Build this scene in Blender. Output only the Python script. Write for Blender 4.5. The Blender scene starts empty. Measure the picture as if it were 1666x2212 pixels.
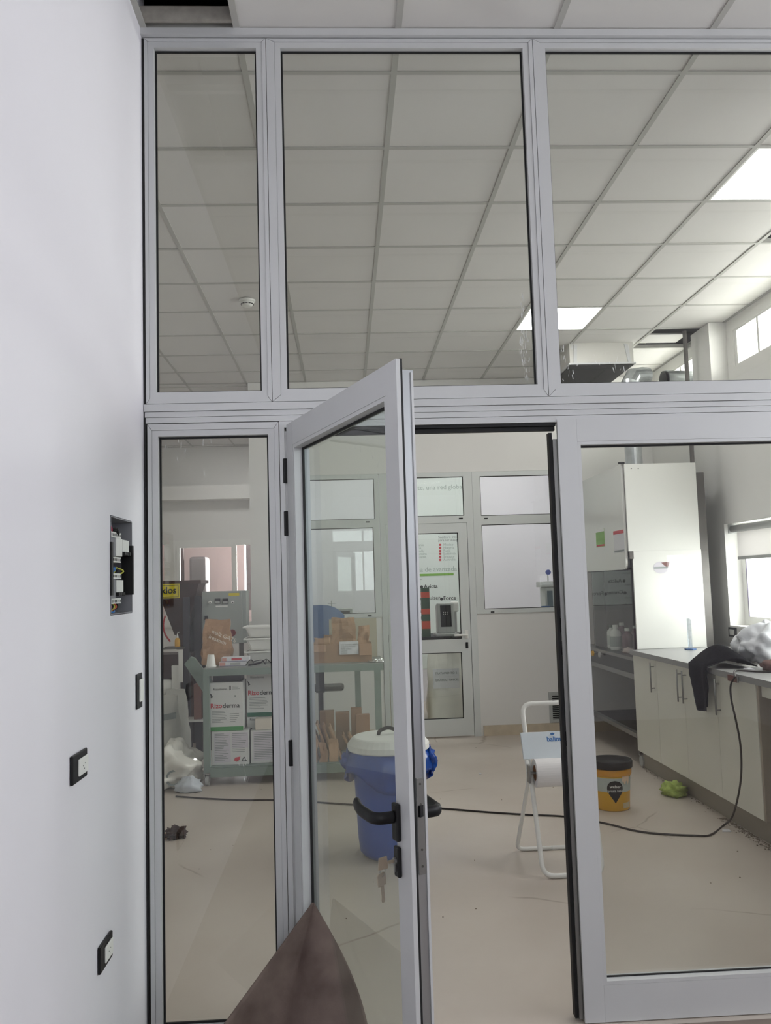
import bpy, math, random
from mathutils import Vector, Matrix, noise
random.seed(7)
C = bpy.context.scene.collection
PI = math.pi

# ---------------------------------------------------------------- camera
F, YAW, PITCH, ROLL, CAMH = 1848.17, 0.0497963, 0.0839440, -0.0296593, 1.525
CZ = 3.5895
cy, sy, cp, sp, cr, sr = math.cos(YAW), math.sin(YAW), math.cos(PITCH), math.sin(PITCH), math.cos(ROLL), math.sin(ROLL)
_f = Vector((sy*cp, cy*cp, sp)); _r = Vector((cy, -sy, 0)); _u = _r.cross(_f)
_R = cr*_r + sr*_u; _U = -sr*_r + cr*_u
cam = bpy.data.cameras.new('camera'); camo = bpy.data.objects.new('camera', cam); C.objects.link(camo)
m = Matrix((( _R.x, _U.x, -_f.x, 0), (_R.y, _U.y, -_f.y, 0), (_R.z, _U.z, -_f.z, CAMH), (0, 0, 0, 1)))
camo.matrix_world = m
cam.sensor_fit = 'HORIZONTAL'; cam.sensor_width = 36.0; cam.lens = 36.0*F/1666.0
cam.clip_start = 0.02
sc = bpy.context.scene; sc.camera = camo
def at(x, y, ax, v):
    """the point on the plane axis=v seen at a place of the photograph"""
    d = _R*((x-833)/F) - _U*((y-1106)/F) + _f
    o = (0, 0, CAMH)[ax]
    return d*((v-o)/d[ax]) + Vector((0, 0, CAMH))

# ---------------------------------------------------------------- world, lights, exposure
w = bpy.data.worlds.new('World'); sc.world = w; w.use_nodes = True
bg = w.node_tree.nodes['Background']; bg.inputs[0].default_value = (0.95, 0.955, 1.0, 1); bg.inputs[1].default_value = 3.0
sc.view_settings.view_transform = 'Standard'; sc.view_settings.look = 'None'
sc.view_settings.exposure = 0.13; sc.view_settings.gamma = 1.0
try: sc.view_settings.use_curve_mapping = False
except Exception: pass
sc.cycles.use_denoising = True
sc.cycles.max_bounces = 10; sc.cycles.diffuse_bounces = 5; sc.cycles.glossy_bounces = 4
sc.cycles.transparent_max_bounces = 24; sc.cycles.transmission_bounces = 6
sc.cycles.sample_clamp_indirect = 6.0
def area(name, loc, rot, sx, sz, power, col=(1, 1, 1)):
    l = bpy.data.lights.new(name, 'AREA'); l.shape = 'RECTANGLE'; l.size = sx; l.size_y = sz; l.energy = power; l.color = col
    o = bpy.data.objects.new(name, l); C.objects.link(o); o.location = loc; o.rotation_euler = rot
    return o
DAY = (0.965, 0.945, 1.0)
# daylight standing in the real window openings (all outside the glass)
area('daylight_front_side', (4.36, 0.9, 2.4), (0, PI/2, 0), 1.6, 3.6, 66, DAY)          # big window of the near room, right side
area('daylight_front_back', (.45, -3.36, 2.1), (PI/2, 0, 0), 1.5, 1.5, 26, DAY)          # window behind the camera
area('daylight_front_small', (3.73, -3.36, 1.43), (PI/2, 0, 0), 0.45, 0.72, 0.7, DAY)
area('daylight_low_window', (3.50, 5.75, 1.5), (0, PI/2, 0), 0.85, 2.5, 62, (1, 0.975, 0.95))
area('daylight_clerestory', (3.50, 5.0, 3.34), (0, PI/2, 0), 0.30, 3.3, 52, (1, 0.965, 0.92))
area('daylight_store', (-1.36, 14.3, 2.0), (-PI/2, 0, 0), 0.5, 1.1, 110, (1, .96, .96))
area('daylight_clerestory_far', (3.50, 7.75, 3.34), (0, PI/2, 0), 0.30, 1.2, 20, (1, 0.965, 0.92))

# ---------------------------------------------------------------- materials
def lin(c):
    return tuple((v/12.92 if v <= .04045 else ((v+.055)/1.055)**2.4) for v in c)
def rgb(r, g, b): return lin((r/255, g/255, b/255))
MATS = {}
def mat(name, col, rough=.5, metal=0., spec=.5, emit=None, estr=0., noise_amt=0., nscale=5., bump=0., bscale=60., trans=0., col2=None, alpha=1.):
    if name in MATS: return MATS[name]
    M = bpy.data.materials.new(name); M.use_nodes = True; nt = M.node_tree; b = nt.nodes['Principled BSDF']
    b.inputs['Base Color'].default_value = (*col, 1); b.inputs['Roughness'].default_value = rough
    b.inputs['Metallic'].default_value = metal; b.inputs['Specular IOR Level'].default_value = spec
    if trans: b.inputs['Transmission Weight'].default_value = trans
    if alpha < 1: b.inputs['Alpha'].default_value = alpha
    if emit: b.inputs['Emission Color'].default_value = (*emit, 1); b.inputs['Emission Strength'].default_value = estr
    if noise_amt or bump:
        tc = nt.nodes.new('ShaderNodeTexCoord')
    if noise_amt:
        n = nt.nodes.new('ShaderNodeTexNoise'); n.inputs['Scale'].default_value = nscale; n.inputs['Detail'].default_value = 5
        nt.links.new(tc.outputs['Object'], n.inputs['Vector'])
        mx = nt.nodes.new('ShaderNodeMix'); mx.data_type = 'RGBA'
        c2 = col2 or tuple(v*(1-noise_amt) for v in col)
        mx.inputs['A'].default_value = (*col, 1); mx.inputs['B'].default_value = (*c2, 1)
        mr = nt.nodes.new('ShaderNodeMapRange'); mr.inputs['From Min'].default_value = .35; mr.inputs['From Max'].default_value = .7
        nt.links.new(n.outputs['Fac'], mr.inputs['Value']); nt.links.new(mr.outputs['Result'], mx.inputs['Factor'])
        nt.links.new(mx.outputs['Result'], b.inputs['Base Color'])
    if bump:
        n2 = nt.nodes.new('ShaderNodeTexNoise'); n2.inputs['Scale'].default_value = bscale; n2.inputs['Detail'].default_value = 4
        nt.links.new(tc.outputs['Object'], n2.inputs['Vector'])
        bp = nt.nodes.new('ShaderNodeBump'); bp.inputs['Strength'].default_value = bump; bp.inputs['Distance'].default_value = .01
        nt.links.new(n2.outputs['Fac'], bp.inputs['Height']); nt.links.new(bp.outputs['Normal'], b.inputs['Normal'])
    MATS[name] = M; return M
def glass_mat(name, tint, refl=.075, dirt=0.):
    M = bpy.data.materials.new(name); M.use_nodes = True; nt = M.node_tree; nt.nodes.clear()
    out = nt.nodes.new('ShaderNodeOutputMaterial'); mix = nt.nodes.new('ShaderNodeMixShader')
    t = nt.nodes.new('ShaderNodeBsdfTransparent'); t.inputs[0].default_value = (*tint, 1)
    g = nt.nodes.new('ShaderNodeBsdfGlossy'); g.inputs['Roughness'].default_value = 0.01; g.inputs[0].default_value = (1, 1, 1, 1)
    lw = nt.nodes.new('ShaderNodeLayerWeight'); lw.inputs['Blend'].default_value = .5
    pw = nt.nodes.new('ShaderNodeMath'); pw.operation = 'POWER'; pw.inputs[1].default_value = 5
    ml = nt.nodes.new('ShaderNodeMath'); ml.operation = 'MULTIPLY_ADD'; ml.inputs[1].default_value = .85; ml.inputs[2].default_value = refl
    ge = nt.nodes.new('ShaderNodeNewGeometry'); inv = nt.nodes.new('ShaderNodeMath'); inv.operation = 'SUBTRACT'; inv.inputs[0].default_value = 1
    m2 = nt.nodes.new('ShaderNodeMath'); m2.operation = 'MULTIPLY'
    L = nt.links
    L.new(lw.outputs['Facing'], pw.inputs[0]); L.new(pw.outputs[0], ml.inputs[0]); L.new(ge.outputs['Backfacing'], inv.inputs[1])
    L.new(ml.outputs[0], m2.inputs[0]); L.new(inv.outputs[0], m2.inputs[1])
    L.new(m2.outputs[0], mix.inputs[0]); L.new(t.outputs[0], mix.inputs[1]); L.new(g.outputs[0], mix.inputs[2])
    last = mix
    if dirt:
        d = nt.nodes.new('ShaderNodeBsdfDiffuse'); d.inputs[0].default_value = (.8, .8, .78, 1)
        n = nt.nodes.new('ShaderNodeTexNoise'); n.inputs['Scale'].default_value = 3.; n.inputs['Detail'].default_value = 6
        tc = nt.nodes.new('ShaderNodeTexCoord'); L.new(tc.outputs['Object'], n.inputs['Vector'])
        mr = nt.nodes.new('ShaderNodeMapRange'); mr.inputs['From Min'].default_value = .4; mr.inputs['From Max'].default_value = .8
        mr.inputs['To Max'].default_value = dirt*2; mr.inputs['To Min'].default_value = dirt*.5
        L.new(n.outputs['Fac'], mr.inputs['Value'])
        mx2 = nt.nodes.new('ShaderNodeMixShader'); L.new(mr.outputs['Result'], mx2.inputs[0]); L.new(mix.outputs[0], mx2.inputs[1]); L.new(d.outputs[0], mx2.inputs[2]); last = mx2
    L.new(last.outputs[0], out.inputs[0]); MATS[name] = M; return M
def emis(name, col, s):
    M = bpy.data.materials.new(name); M.use_nodes = True; nt = M.node_tree; nt.nodes.clear()
    out = nt.nodes.new('ShaderNodeOutputMaterial'); e = nt.nodes.new('ShaderNodeEmission'); e.inputs[0].default_value = (*col, 1); e.inputs[1].default_value = s
    nt.links.new(e.outputs[0], out.inputs[0]); MATS[name] = M; return M

WALL = mat('wall_paint', rgb(232, 230, 236), .6, noise_amt=.03, nscale=1.3, bump=.03, bscale=25)
WALLR = mat('wall_paint_cream', rgb(230, 229, 226), .6, noise_amt=.03, nscale=1.5)
SKIRT = mat('skirting_cream', rgb(205, 192, 170), .5, noise_amt=.15, nscale=9)
ALU = mat('lacquered_aluminium', rgb(201, 202, 203), .42, .15, noise_amt=.03, nscale=4)
ALUR = mat('lacquered_aluminium_rear', rgb(212, 216, 214), .45, .05)
ALUB = mat('bare_aluminium', rgb(184, 187, 190), .3, .85)
GASK = mat('black_gasket', (.004, .004, .005), .6)
BLK = mat('black_plastic', (.008, .008, .009), .45, spec=.3)
GLASS = glass_mat('pane_glass', (.95, .96, .952), .07, .004)
GLASSG = glass_mat('door_pane_glass', (.89, .925, .905), .085, .008)
GLASSR = glass_mat('rear_pane_glass', (.965, .985, .975), .06, .006)
TILE = mat('ceiling_tile', rgb(214, 212, 209), .8, noise_amt=.03, nscale=2)
TBAR = mat('ceiling_grid', rgb(178, 177, 172), .6)
LED = emis('led_diffuser', (1, .985, .965), 13.5)
WHITE = mat('white_plastic', rgb(232, 232, 228), .4)
VOIDM = mat('plenum_shade', (.01, .01, .011), .9)  # near black colour paints in the shade of the ceiling void
MELA = mat('white_melamine', rgb(226, 225, 214), .3, noise_amt=.03, nscale=3)
MELAH = mat('hood_panel_white', rgb(222, 222, 217), .25)
TOP = mat('grey_worktop', rgb(150, 150, 150), .35, noise_amt=.12, nscale=40)
PLINTH = mat('grey_plinth', rgb(150, 143, 130), .6)
STEEL = mat('brushed_steel', rgb(150, 150, 148), .35, .8)
STEELD = mat('dull_steel', rgb(105, 102, 98), .5, .4, noise_amt=.3, nscale=6)
GALV = mat('galvanised_duct', rgb(190, 195, 196), .32, .75, noise_amt=.25, nscale=14)
GREENM = mat('grey_green_paint', rgb(128, 143, 135), .45, noise_amt=.1, nscale=5)
KRAFT = mat('kraft_paper', rgb(176, 140, 108), .75, noise_amt=.15, nscale=9, bump=.2, bscale=30)
CARTON = mat('brown_carton', rgb(168, 132, 104), .8, noise_amt=.1, nscale=6)
SACK = mat('white_woven_sack', rgb(214, 214, 208), .6, noise_amt=.1, nscale=5, bump=.2, bscale=120)
POLY = mat('clear_white_plastic', rgb(232, 230, 222), .2, noise_amt=.12, nscale=4)
CREAM = mat('cream_plastic', rgb(214, 200, 160), .3, noise_amt=.15, nscale=5)
BLUE = mat('blue_bin_plastic', rgb(20, 78, 172), .35)
BLUEL = mat('blue_bin_liner', rgb(24, 78, 170), .25, noise_amt=.3, nscale=9)
CHAIRB = mat('blue_grey_plastic', rgb(70, 98, 140), .5)
YEL = mat('yellow_bucket', rgb(224, 172, 34), .45, noise_amt=.08, nscale=7)
YSIGN = mat('yellow_sign', rgb(214, 196, 30), .5)
RUST = mat('brown_steel', rgb(78, 52, 48), .55, .2, noise_amt=.3, nscale=7)
DARK = mat('dark_machine', rgb(38, 36, 40), .6)
CABG = mat('cabinet_grey', rgb(158, 164, 160), .45)
INK = mat('black_ink', rgb(40, 44, 44), .6)
INKL = mat('faded_ink', rgb(140, 148, 146), .7)
INKR = mat('red_ink', rgb(200, 60, 70), .6)
INKG = mat('green_print', rgb(60, 140, 70), .5)
LIME = mat('lime_print', rgb(130, 180, 80), .5)
WINK = mat('white_marker', rgb(235, 228, 215), .6)
BOXW = mat('white_printed_carton', rgb(212, 214, 212), .55)
BOXL = mat('lilac_label_paper', rgb(206, 202, 210), .6)
PAPER = mat('paper_white', rgb(224, 224, 228), .7)
RED = mat('red_plastic', rgb(170, 40, 46), .5)
ORANGE = mat('orange_stripe', rgb(206, 84, 62), .6)
DGREEN = mat('dark_green_stripe', rgb(62, 84, 66), .6)
BCLOTH = mat('black_cloth', rgb(20, 20, 24), .95, spec=.1, bump=.3, bscale=80)
LIMEC = mat('lime_cloth', rgb(180, 200, 104), .9, bump=.6, bscale=60, noise_amt=.3, nscale=20)
BROWNS = mat('brown_leatherette_board', rgb(116, 100, 93), .75, noise_amt=.22, nscale=9, col2=rgb(88, 72, 67), bump=.12, bscale=140)
PINKW = mat('pinkish_wall', rgb(206, 192, 190), .7)
DIRT = mat('plaster_dirt', rgb(150, 138, 126), .9, noise_amt=.4, nscale=60)
LGREY = mat('light_grey_plastic', rgb(176, 178, 176), .5)
MAROON = mat('maroon_liquid', rgb(92, 40, 62), .4)
FROST = mat('roller_blind_fabric', rgb(230, 228, 224), .8)
_nt = FROST.node_tree; _t = _nt.nodes.new('ShaderNodeBsdfTranslucent'); _t.inputs[0].default_value = (*rgb(230, 228, 228), 1); _m = _nt.nodes.new('ShaderNodeMixShader'); _m.inputs[0].default_value = .28
_o = [n for n in _nt.nodes if n.type == 'OUTPUT_MATERIAL'][0]; _nt.links.new(_nt.nodes['Principled BSDF'].outputs[0], _m.inputs[1]); _nt.links.new(_t.outputs[0], _m.inputs[2]); _nt.links.new(_m.outputs[0], _o.inputs[0])
ROLL = mat('paper_roll_white', rgb(232, 230, 230), .8)
KEYM = mat('nickel_key', rgb(190, 180, 162), .3, .9)
FILM = mat('film_residue_white', rgb(236, 238, 236), .4, alpha=.8)
WBLUE = mat('blue_wire', rgb(50, 120, 190), .5); WYEL = mat('yellow_wire', rgb(190, 190, 70), .5)
WRED = mat('red_wire', rgb(180, 40, 80), .5); BOXG = mat('grey_box_shell', rgb(132, 132, 138), .5)

def floor_mat():
    M = bpy.data.materials.new('cream_floor'); M.use_nodes = True; nt = M.node_tree; b = nt.nodes['Principled BSDF']; L = nt.links
    tc = nt.nodes.new('ShaderNodeTexCoord')
    n = nt.nodes.new('ShaderNodeTexNoise'); n.inputs['Scale'].default_value = 1.1; n.inputs['Detail'].default_value = 7; n.inputs['Roughness'].default_value = .55
    L.new(tc.outputs['Object'], n.inputs['Vector'])
    r = nt.nodes.new('ShaderNodeValToRGB'); r.color_ramp.elements[0].position = .3; r.color_ramp.elements[0].color = (*rgb(190, 179, 168), 1)
    r.color_ramp.elements[1].position = .7; r.color_ramp.elements[1].color = (*rgb(203, 194, 184), 1)
    L.new(n.outputs['Fac'], r.inputs[0])
    v = nt.nodes.new('ShaderNodeTexVoronoi'); v.feature = 'DISTANCE_TO_EDGE'; v.inputs['Scale'].default_value = .55
    mp = nt.nodes.new('ShaderNodeMixRGB'); mp.blend_type = 'ADD'; mp.inputs[0].default_value = .12
    n3 = nt.nodes.new('ShaderNodeTexNoise'); n3.inputs['Scale'].default_value = 3; L.new(tc.outputs['Object'], n3.inputs['Vector'])
    L.new(tc.outputs['Object'], mp.inputs[1]); L.new(n3.outputs['Color'], mp.inputs[2]); L.new(mp.outputs[0], v.inputs['Vector'])
    mr = nt.nodes.new('ShaderNodeMapRange'); mr.inputs['From Min'].default_value = 0; mr.inputs['From Max'].default_value = .006; mr.inputs['To Min'].default_value = 1; mr.inputs['To Max'].default_value = 0
    L.new(v.outputs['Distance'], mr.inputs['Value'])
    n4 = nt.nodes.new('ShaderNodeTexNoise'); n4.inputs['Scale'].default_value = 1.7; L.new(tc.outputs['Object'], n4.inputs['Vector'])
    mk = nt.nodes.new('ShaderNodeMapRange'); mk.inputs['From Min'].default_value = .5; mk.inputs['From Max'].default_value = .62; mk.inputs['To Max'].default_value = .5
    L.new(n4.outputs['Fac'], mk.inputs['Value'])
    mu = nt.nodes.new('ShaderNodeMath'); mu.operation = 'MULTIPLY'; L.new(mr.outputs[0], mu.inputs[0]); L.new(mk.outputs[0], mu.inputs[1])
    mx = nt.nodes.new('ShaderNodeMixRGB'); mx.inputs[2].default_value = (*rgb(120, 100, 80), 1)
    L.new(mu.outputs[0], mx.inputs[0]); L.new(r.outputs[0], mx.inputs[1]); L.new(mx.outputs[0], b.inputs['Base Color'])
    b.inputs['Roughness'].default_value = .38; b.inputs['Specular IOR Level'].default_value = .35
    return M
FLOOR = floor_mat()

# ---------------------------------------------------------------- mesh helpers
class MB:
    def __init__(s): s.v = []; s.f = []
    def add(s, vs, fs):
        o = len(s.v); s.v += [tuple(v) for v in vs]; s.f += [tuple(o+i for i in f) for f in fs]; return s
    def box(s, x0, x1, y0, y1, z0, z1):
        return s.add([(x0,y0,z0),(x1,y0,z0),(x1,y1,z0),(x0,y1,z0),(x0,y0,z1),(x1,y0,z1),(x1,y1,z1),(x0,y1,z1)],
                     [(0,3,2,1),(4,5,6,7),(0,1,5,4),(1,2,6,5),(2,3,7,6),(3,0,4,7)])
    def prism(s, pts, ax, a, b):
        """polygon in the plane across axis ax, from a to b"""
        def P(p, t):
            q = list(p); q.insert(ax, t); return q
        n = len(pts)
        ar = sum(pts[i][0]*pts[(i+1) % n][1]-pts[(i+1) % n][0]*pts[i][1] for i in range(n))
        if (ar > 0) != (ax != 1): pts = pts[::-1]
        if b < a: a, b = b, a
        vs = [P(p, a) for p in pts]+[P(p, b) for p in pts]
        fs = [tuple(range(n-1, -1, -1)), tuple(range(n, 2*n))]+[(i, (i+1) % n, n+(i+1) % n, n+i) for i in range(n)]
        return s.add(vs, fs)
    def cone(s, p, q, r0, r1, n=16, caps=True):
        p = Vector(p); q = Vector(q); d = (q-p).normalized(); a = d.orthogonal().normalized(); b = d.cross(a)
        vs = [p+(a*math.cos(2*PI*i/n)+b*math.sin(2*PI*i/n))*r0 for i in range(n)]+[q+(a*math.cos(2*PI*i/n)+b*math.sin(2*PI*i/n))*r1 for i in range(n)]
        fs = [(i, (i+1) % n, n+(i+1) % n, n+i) for i in range(n)]
        if caps: fs += [tuple(range(n-1, -1, -1)), tuple(range(n, 2*n))]
        return s.add(vs, fs)
    def cyl(s, p, q, r, n=16): return s.cone(p, q, r, r, n)
    def lathe(s, prof, c=(0, 0, 0), n=28):
        vs = []
        for r, z in prof: vs += [(c[0]+r*math.cos(2*PI*i/n), c[1]+r*math.sin(2*PI*i/n), c[2]+z) for i in range(n)]
        fs = []
        for k in range(len(prof)-1):
            for i in range(n): fs.append((k*n+i, k*n+(i+1) % n, (k+1)*n+(i+1) % n, (k+1)*n+i))
        fs.append(tuple(range(n-1, -1, -1))); fs.append(tuple((len(prof)-1)*n+i for i in range(n)))
        return s.add(vs, fs)
    def tube(s, pts, r, n=8, smooth=0):
        pts = [Vector(p) for p in pts]
        if smooth: pts = catmull(pts, smooth)
        up = None; rings = []
        for i, p in enumerate(pts):
            d = (pts[min(i+1, len(pts)-1)]-pts[max(i-1, 0)]).normalized()
            if up is None: up = d.orthogonal().normalized()
            up = (up-d*up.dot(d)).normalized(); b = d.cross(up)
            rings.append([p+(up*math.cos(2*PI*k/n)+b*math.sin(2*PI*k/n))*r for k in range(n)])
        vs = [v for g in rings for v in g]; fs = []
        for k in range(len(rings)-1):
            for i in range(n): fs.append((k*n+i, k*n+(i+1) % n, (k+1)*n+(i+1) % n, (k+1)*n+i))
        fs.append(tuple(range(n-1, -1, -1))); fs.append(tuple((len(rings)-1)*n+i for i in range(n)))
        return s.add(vs, fs)
    def grid(s, fn, nu, nv, thick=0.):
        """surface fn(u,v); with thickness along -normal"""
        P = [[Vector(fn(i/nu, j/nv)) for i in range(nu+1)] for j in range(nv+1)]
        vs = [p for row in P for p in row]; W = nu+1
        fs = [(j*W+i, j*W+i+1, (j+1)*W+i+1, (j+1)*W+i) for j in range(nv) for i in range(nu)]
        if thick:
            N = []
            for j in range(nv+1):
                for i in range(nu+1):
                    a = P[j][min(i+1, nu)]-P[j][max(i-1, 0)]; b = P[min(j+1, nv)][i]-P[max(j-1, 0)][i]
                    c = a.cross(b); N.append(c.normalized() if c.length > 1e-12 else Vector((0, 0, 1)))
            o = len(vs); vs = vs+[v-n*thick for v, n in zip(vs, N)]
            fs += [(o+d, o+c, o+b, o+a) for a, b, c, d in list(fs)]
            bd = [(0*W+i, 0*W+i+1) for i in range(nu)]+[(j*W+nu, (j+1)*W+nu) for j in range(nv)]+[(nv*W+i+1, nv*W+i) for i in range(nu)]+[((j+1)*W, j*W) for j in range(nv)]
            fs += [(b, a, o+a, o+b) for a, b in bd]
        return s.add(vs, fs)
    def rot(s, M):
        s.v = [tuple(M @ Vector(v)) for v in s.v]; return s
    def noise(s, amp, sc_=6., seed=0.):
        out = []
        for v in s.v:
            q = Vector(v)*sc_+Vector((seed, seed*1.7, -seed))
            n = noise.noise_vector(q)+noise.noise_vector(q*2.7)*.45
            out.append(tuple(Vector(v)+n*amp))
        s.v = out; return s
def catmull(p, k):
    out = []
    for i in range(len(p)-1):
        a, b, c, d = p[max(i-1, 0)], p[i], p[i+1], p[min(i+2, len(p)-1)]
        for j in range(k):
            t = j/k; out.append(.5*((2*b)+(c-a)*t+(2*a-5*b+4*c-d)*t*t+(3*b-a-3*c+d)*t**3))
    return out+[p[-1]]
def wloc(o):
    L = Vector((0, 0, 0))
    while o: L += o.location; o = o.parent
    return L
def mk(name, mb, m, parent=None, smooth=False, bevel=0., local=False, subsurf=0, orig=None):
    vs = mb.v
    if parent is not None and not local:
        L = wloc(parent); vs = [(x-L.x, y-L.y, z-L.z) for x, y, z in vs]; loc = (0, 0, 0)
    elif parent is None:
        if orig is None:
            xs = [v[0] for v in vs]; ys = [v[1] for v in vs]; zs = [v[2] for v in vs]
            orig = ((min(xs)+max(xs))/2, (min(ys)+max(ys))/2, min(zs))
        vs = [(x-orig[0], y-orig[1], z-orig[2]) for x, y, z in vs]; loc = orig
    else: loc = (0, 0, 0)
    me = bpy.data.meshes.new(name); me.from_pydata(vs, [], mb.f); me.materials.append(m)
    if smooth: me.shade_smooth()
    o = bpy.data.objects.new(name, me); C.objects.link(o); o.location = loc
    if parent is not None: o.parent = parent
    if bevel:
        b = o.modifiers.new('bevel', 'BEVEL'); b.width = bevel; b.segments = 2; b.limit_method = 'ANGLE'; b.angle_limit = .6
    if subsurf:
        b = o.modifiers.new('sub', 'SUBSURF'); b.levels = subsurf; b.render_levels = subsurf
    return o
def tag(o, label=None, cat=None, group=None, kind=None):
    if label: o['label'] = label
    if cat: o['category'] = cat
    if group: o['group'] = group
    if kind: o['kind'] = kind
    return o
def thing(name, label, cat, loc, rz=0., group=None, kind=None):
    o = bpy.data.objects.new(name, None); C.objects.link(o); o.location = loc; o.rotation_euler = (0, 0, rz); o.empty_display_size = .1
    return tag(o, label, cat, group, kind)
def copy_tree(o, parent=None):
    c = o.copy(); C.objects.link(c); c.parent = parent
    for ch in [x for x in bpy.data.objects if x.parent == o]: copy_tree(ch, c)
    return c
TW = {}
def text(s, size, loc, right, up, m, parent, name='lettering', align='LEFT', ext=.0006, sx=1., local=False, bold=0.):
    """flat printed lettering lying on a face: right and up are its axes"""
    cu = bpy.data.curves.new('t', 'FONT'); cu.body = s; cu.size = size; cu.align_x = align; cu.extrude = ext; cu.offset = bold; cu.resolution_u = 3
    to = bpy.data.objects.new('t', cu); C.objects.link(to)
    dg = bpy.context.evaluated_depsgraph_get(); me = bpy.data.meshes.new_from_object(to.evaluated_get(dg))
    bpy.data.objects.remove(to); bpy.data.curves.remove(cu)
    r = Vector(right).normalized(); u = Vector(up).normalized(); n = r.cross(u); L = Vector(loc)
    if not local: L = L-wloc(parent)
    wdt = max([v.co.x for v in me.vertices] or [0])
    Mx = Matrix(((r.x*sx, u.x, n.x, L.x), (r.y*sx, u.y, n.y, L.y), (r.z*sx, u.z, n.z, L.z), (0, 0, 0, 1)))
    me.transform(Mx); me.materials.clear(); me.materials.append(m); me.name = name
    o = bpy.data.objects.new(name, me); C.objects.link(o); o.parent = parent; TW[o.name] = wdt*sx
    return o
def holed(ax, a, b, u0, u1, z0, z1, holes):
    """wall slab across axis ax (0 or 1) between a and b, spanning u0..u1 with rectangular holes (u,U,z,Z)"""
    mb = MB(); us = sorted(set([u0, u1]+[h for q in holes for h in q[:2] if u0 < h < u1]))
    for i in range(len(us)-1):
        lo, hi = us[i], us[i+1]; mid = (lo+hi)/2
        hs = sorted((q[2], q[3]) for q in holes if q[0] <= mid <= q[1]); z = z0
        for q in hs+[(z1, z1)]:
            if q[0] > z+1e-6:
                if ax == 0: mb.box(a, b, lo, hi, z, q[0])
                else: mb.box(lo, hi, a, b, z, q[0])
            z = max(z, q[1])
    return mb
def S(name, mb, m, **k): return tag(mk(name, mb, m, **k), kind='structure')

# ================================================================ SETTING
D = 3.04            # front face of the glazed partition
XR = 3.19           # right wall of the far room
ZT = 4.30           # roof
BW = 8.57           # back wall of the far room
S('floor', MB().box(-3.6, 4.6, D-.03, 14.6, -.12, 0), FLOOR)
S('floor', MB().box(-3.6, 4.6, -3.3, D-.031, -.12, 0), mat('near_floor_taupe', rgb(132, 118, 108), .6, noise_amt=.2, nscale=2))
S('trim_1', MB().box(-3.6, 4.6, -3.3, 14.6, ZT, ZT+.15), VOIDM)['label'] = 'roof slab above the hung ceiling, blackened for shade'  # roof coloured near black so the void above the tiles looks unlit
# walls of the near room
S('wall_left', holed(0, -.95, -.70, -3.2, D+.05, 0, ZT, [(2.600, 2.862, 1.455, 1.757)]), WALL)
S('wall_front', holed(1, -3.3, -3.0, -.95, 4.35, 0, ZT, [(-.3, 1.2, 1.35, 2.85), (3.50, 3.95, 1.07, 1.79)]), WALL)
S('wall_right', holed(0, 4.2, 4.35, -3.2, D+.05, 0, ZT, [(-.9, 2.7, 1.6, 3.2)]), WALL)
S('wall_partition_side', holed(1, D, D+.12, 1.95, 4.3, 0, ZT, []), WALL)
# the far room
wr = S('wall_right_rear', holed(0, XR, XR+.30, D+.12, BW+.12, 0, ZT,
       [(4.5, 7.02, 1.10, 1.94), (3.35, 6.64, 3.19, 3.49), (7.15, 8.35, 3.19, 3.49)]), WALLR)
S('wall_left_rear', holed(0, -3.35, -3.2, D, 12.6, 0, ZT, []), WALLR)
S('wall_left_rear_return', holed(1, D, D+.05, -3.3, -.95, 0, ZT, []), WALLR)
WXL = -.93
S('wall_back', holed(1, BW, BW+.12, WXL, XR+.3, 0, ZT,
   [(-1.00+.30, .365, 1.20, 2.635), (.365, 1.31, 0, 2.635), (1.31, 2.42, 1.20, 2.635)]), WALLR)
S('wall_back_corridor', holed(0, WXL, WXL+.12, BW+.12, 12.45, 0, ZT, []), WALLR)
S('wall_back_far', holed(1, 12.45, 12.6, -3.3, WXL+.12, 0, ZT, [(-3.2, -1.0, 1.0, 2.235)]), WALLR)
S('trim_2', MB().box(-3.2, WXL, 12.20, 12.45, 2.80, 3.00), WALLR)['label'] = 'boxed white beam across the far left wall'
S('baseboard_back', MB().box(1.335, XR, BW-.02, BW, 0, .10), SKIRT)
S('baseboard_left', MB().box(-.40-.55, .42, BW-.02, BW, 0, .10), SKIRT)
# store room seen through the far left windows, and the room behind the back door
S('wall_store_far', holed(1, 14.0, 14.15, -3.3, -.6, 0, ZT, [(-1.62, -1.1, 1.45, 2.6)]), PINKW)
S('wall_store_left', MB().box(-3.35, -3.2, 12.6, 14.15, 0, ZT), PINKW)
S('wall_store_right', MB().box(-.95, -.81, 12.6, 14.15, 0, ZT), PINKW)
S('wall_office_far', MB().box(WXL, 4.3, 11.2, 11.35, 0, ZT), WALL)
S('wall_office_right', MB().box(XR, XR+.15, BW+.12, 11.3, 0, ZT), WALL)
# pillar in the right wall
S('trim_3', MB().box(3.045, XR+.01, 6.76, 7.12, 2.80, CZ), WALLR)['label'] = 'white boxed projection high on the right wall'
S('trim_11', MB().box(XR-.01, XR-.001, 4.4, BW-.01, CZ+.05, ZT-.01), VOIDM)['label'] = 'added near black lining for the shade above the hung ceiling'  # added lining, blackened to give the wall above the tiles its shade

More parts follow.
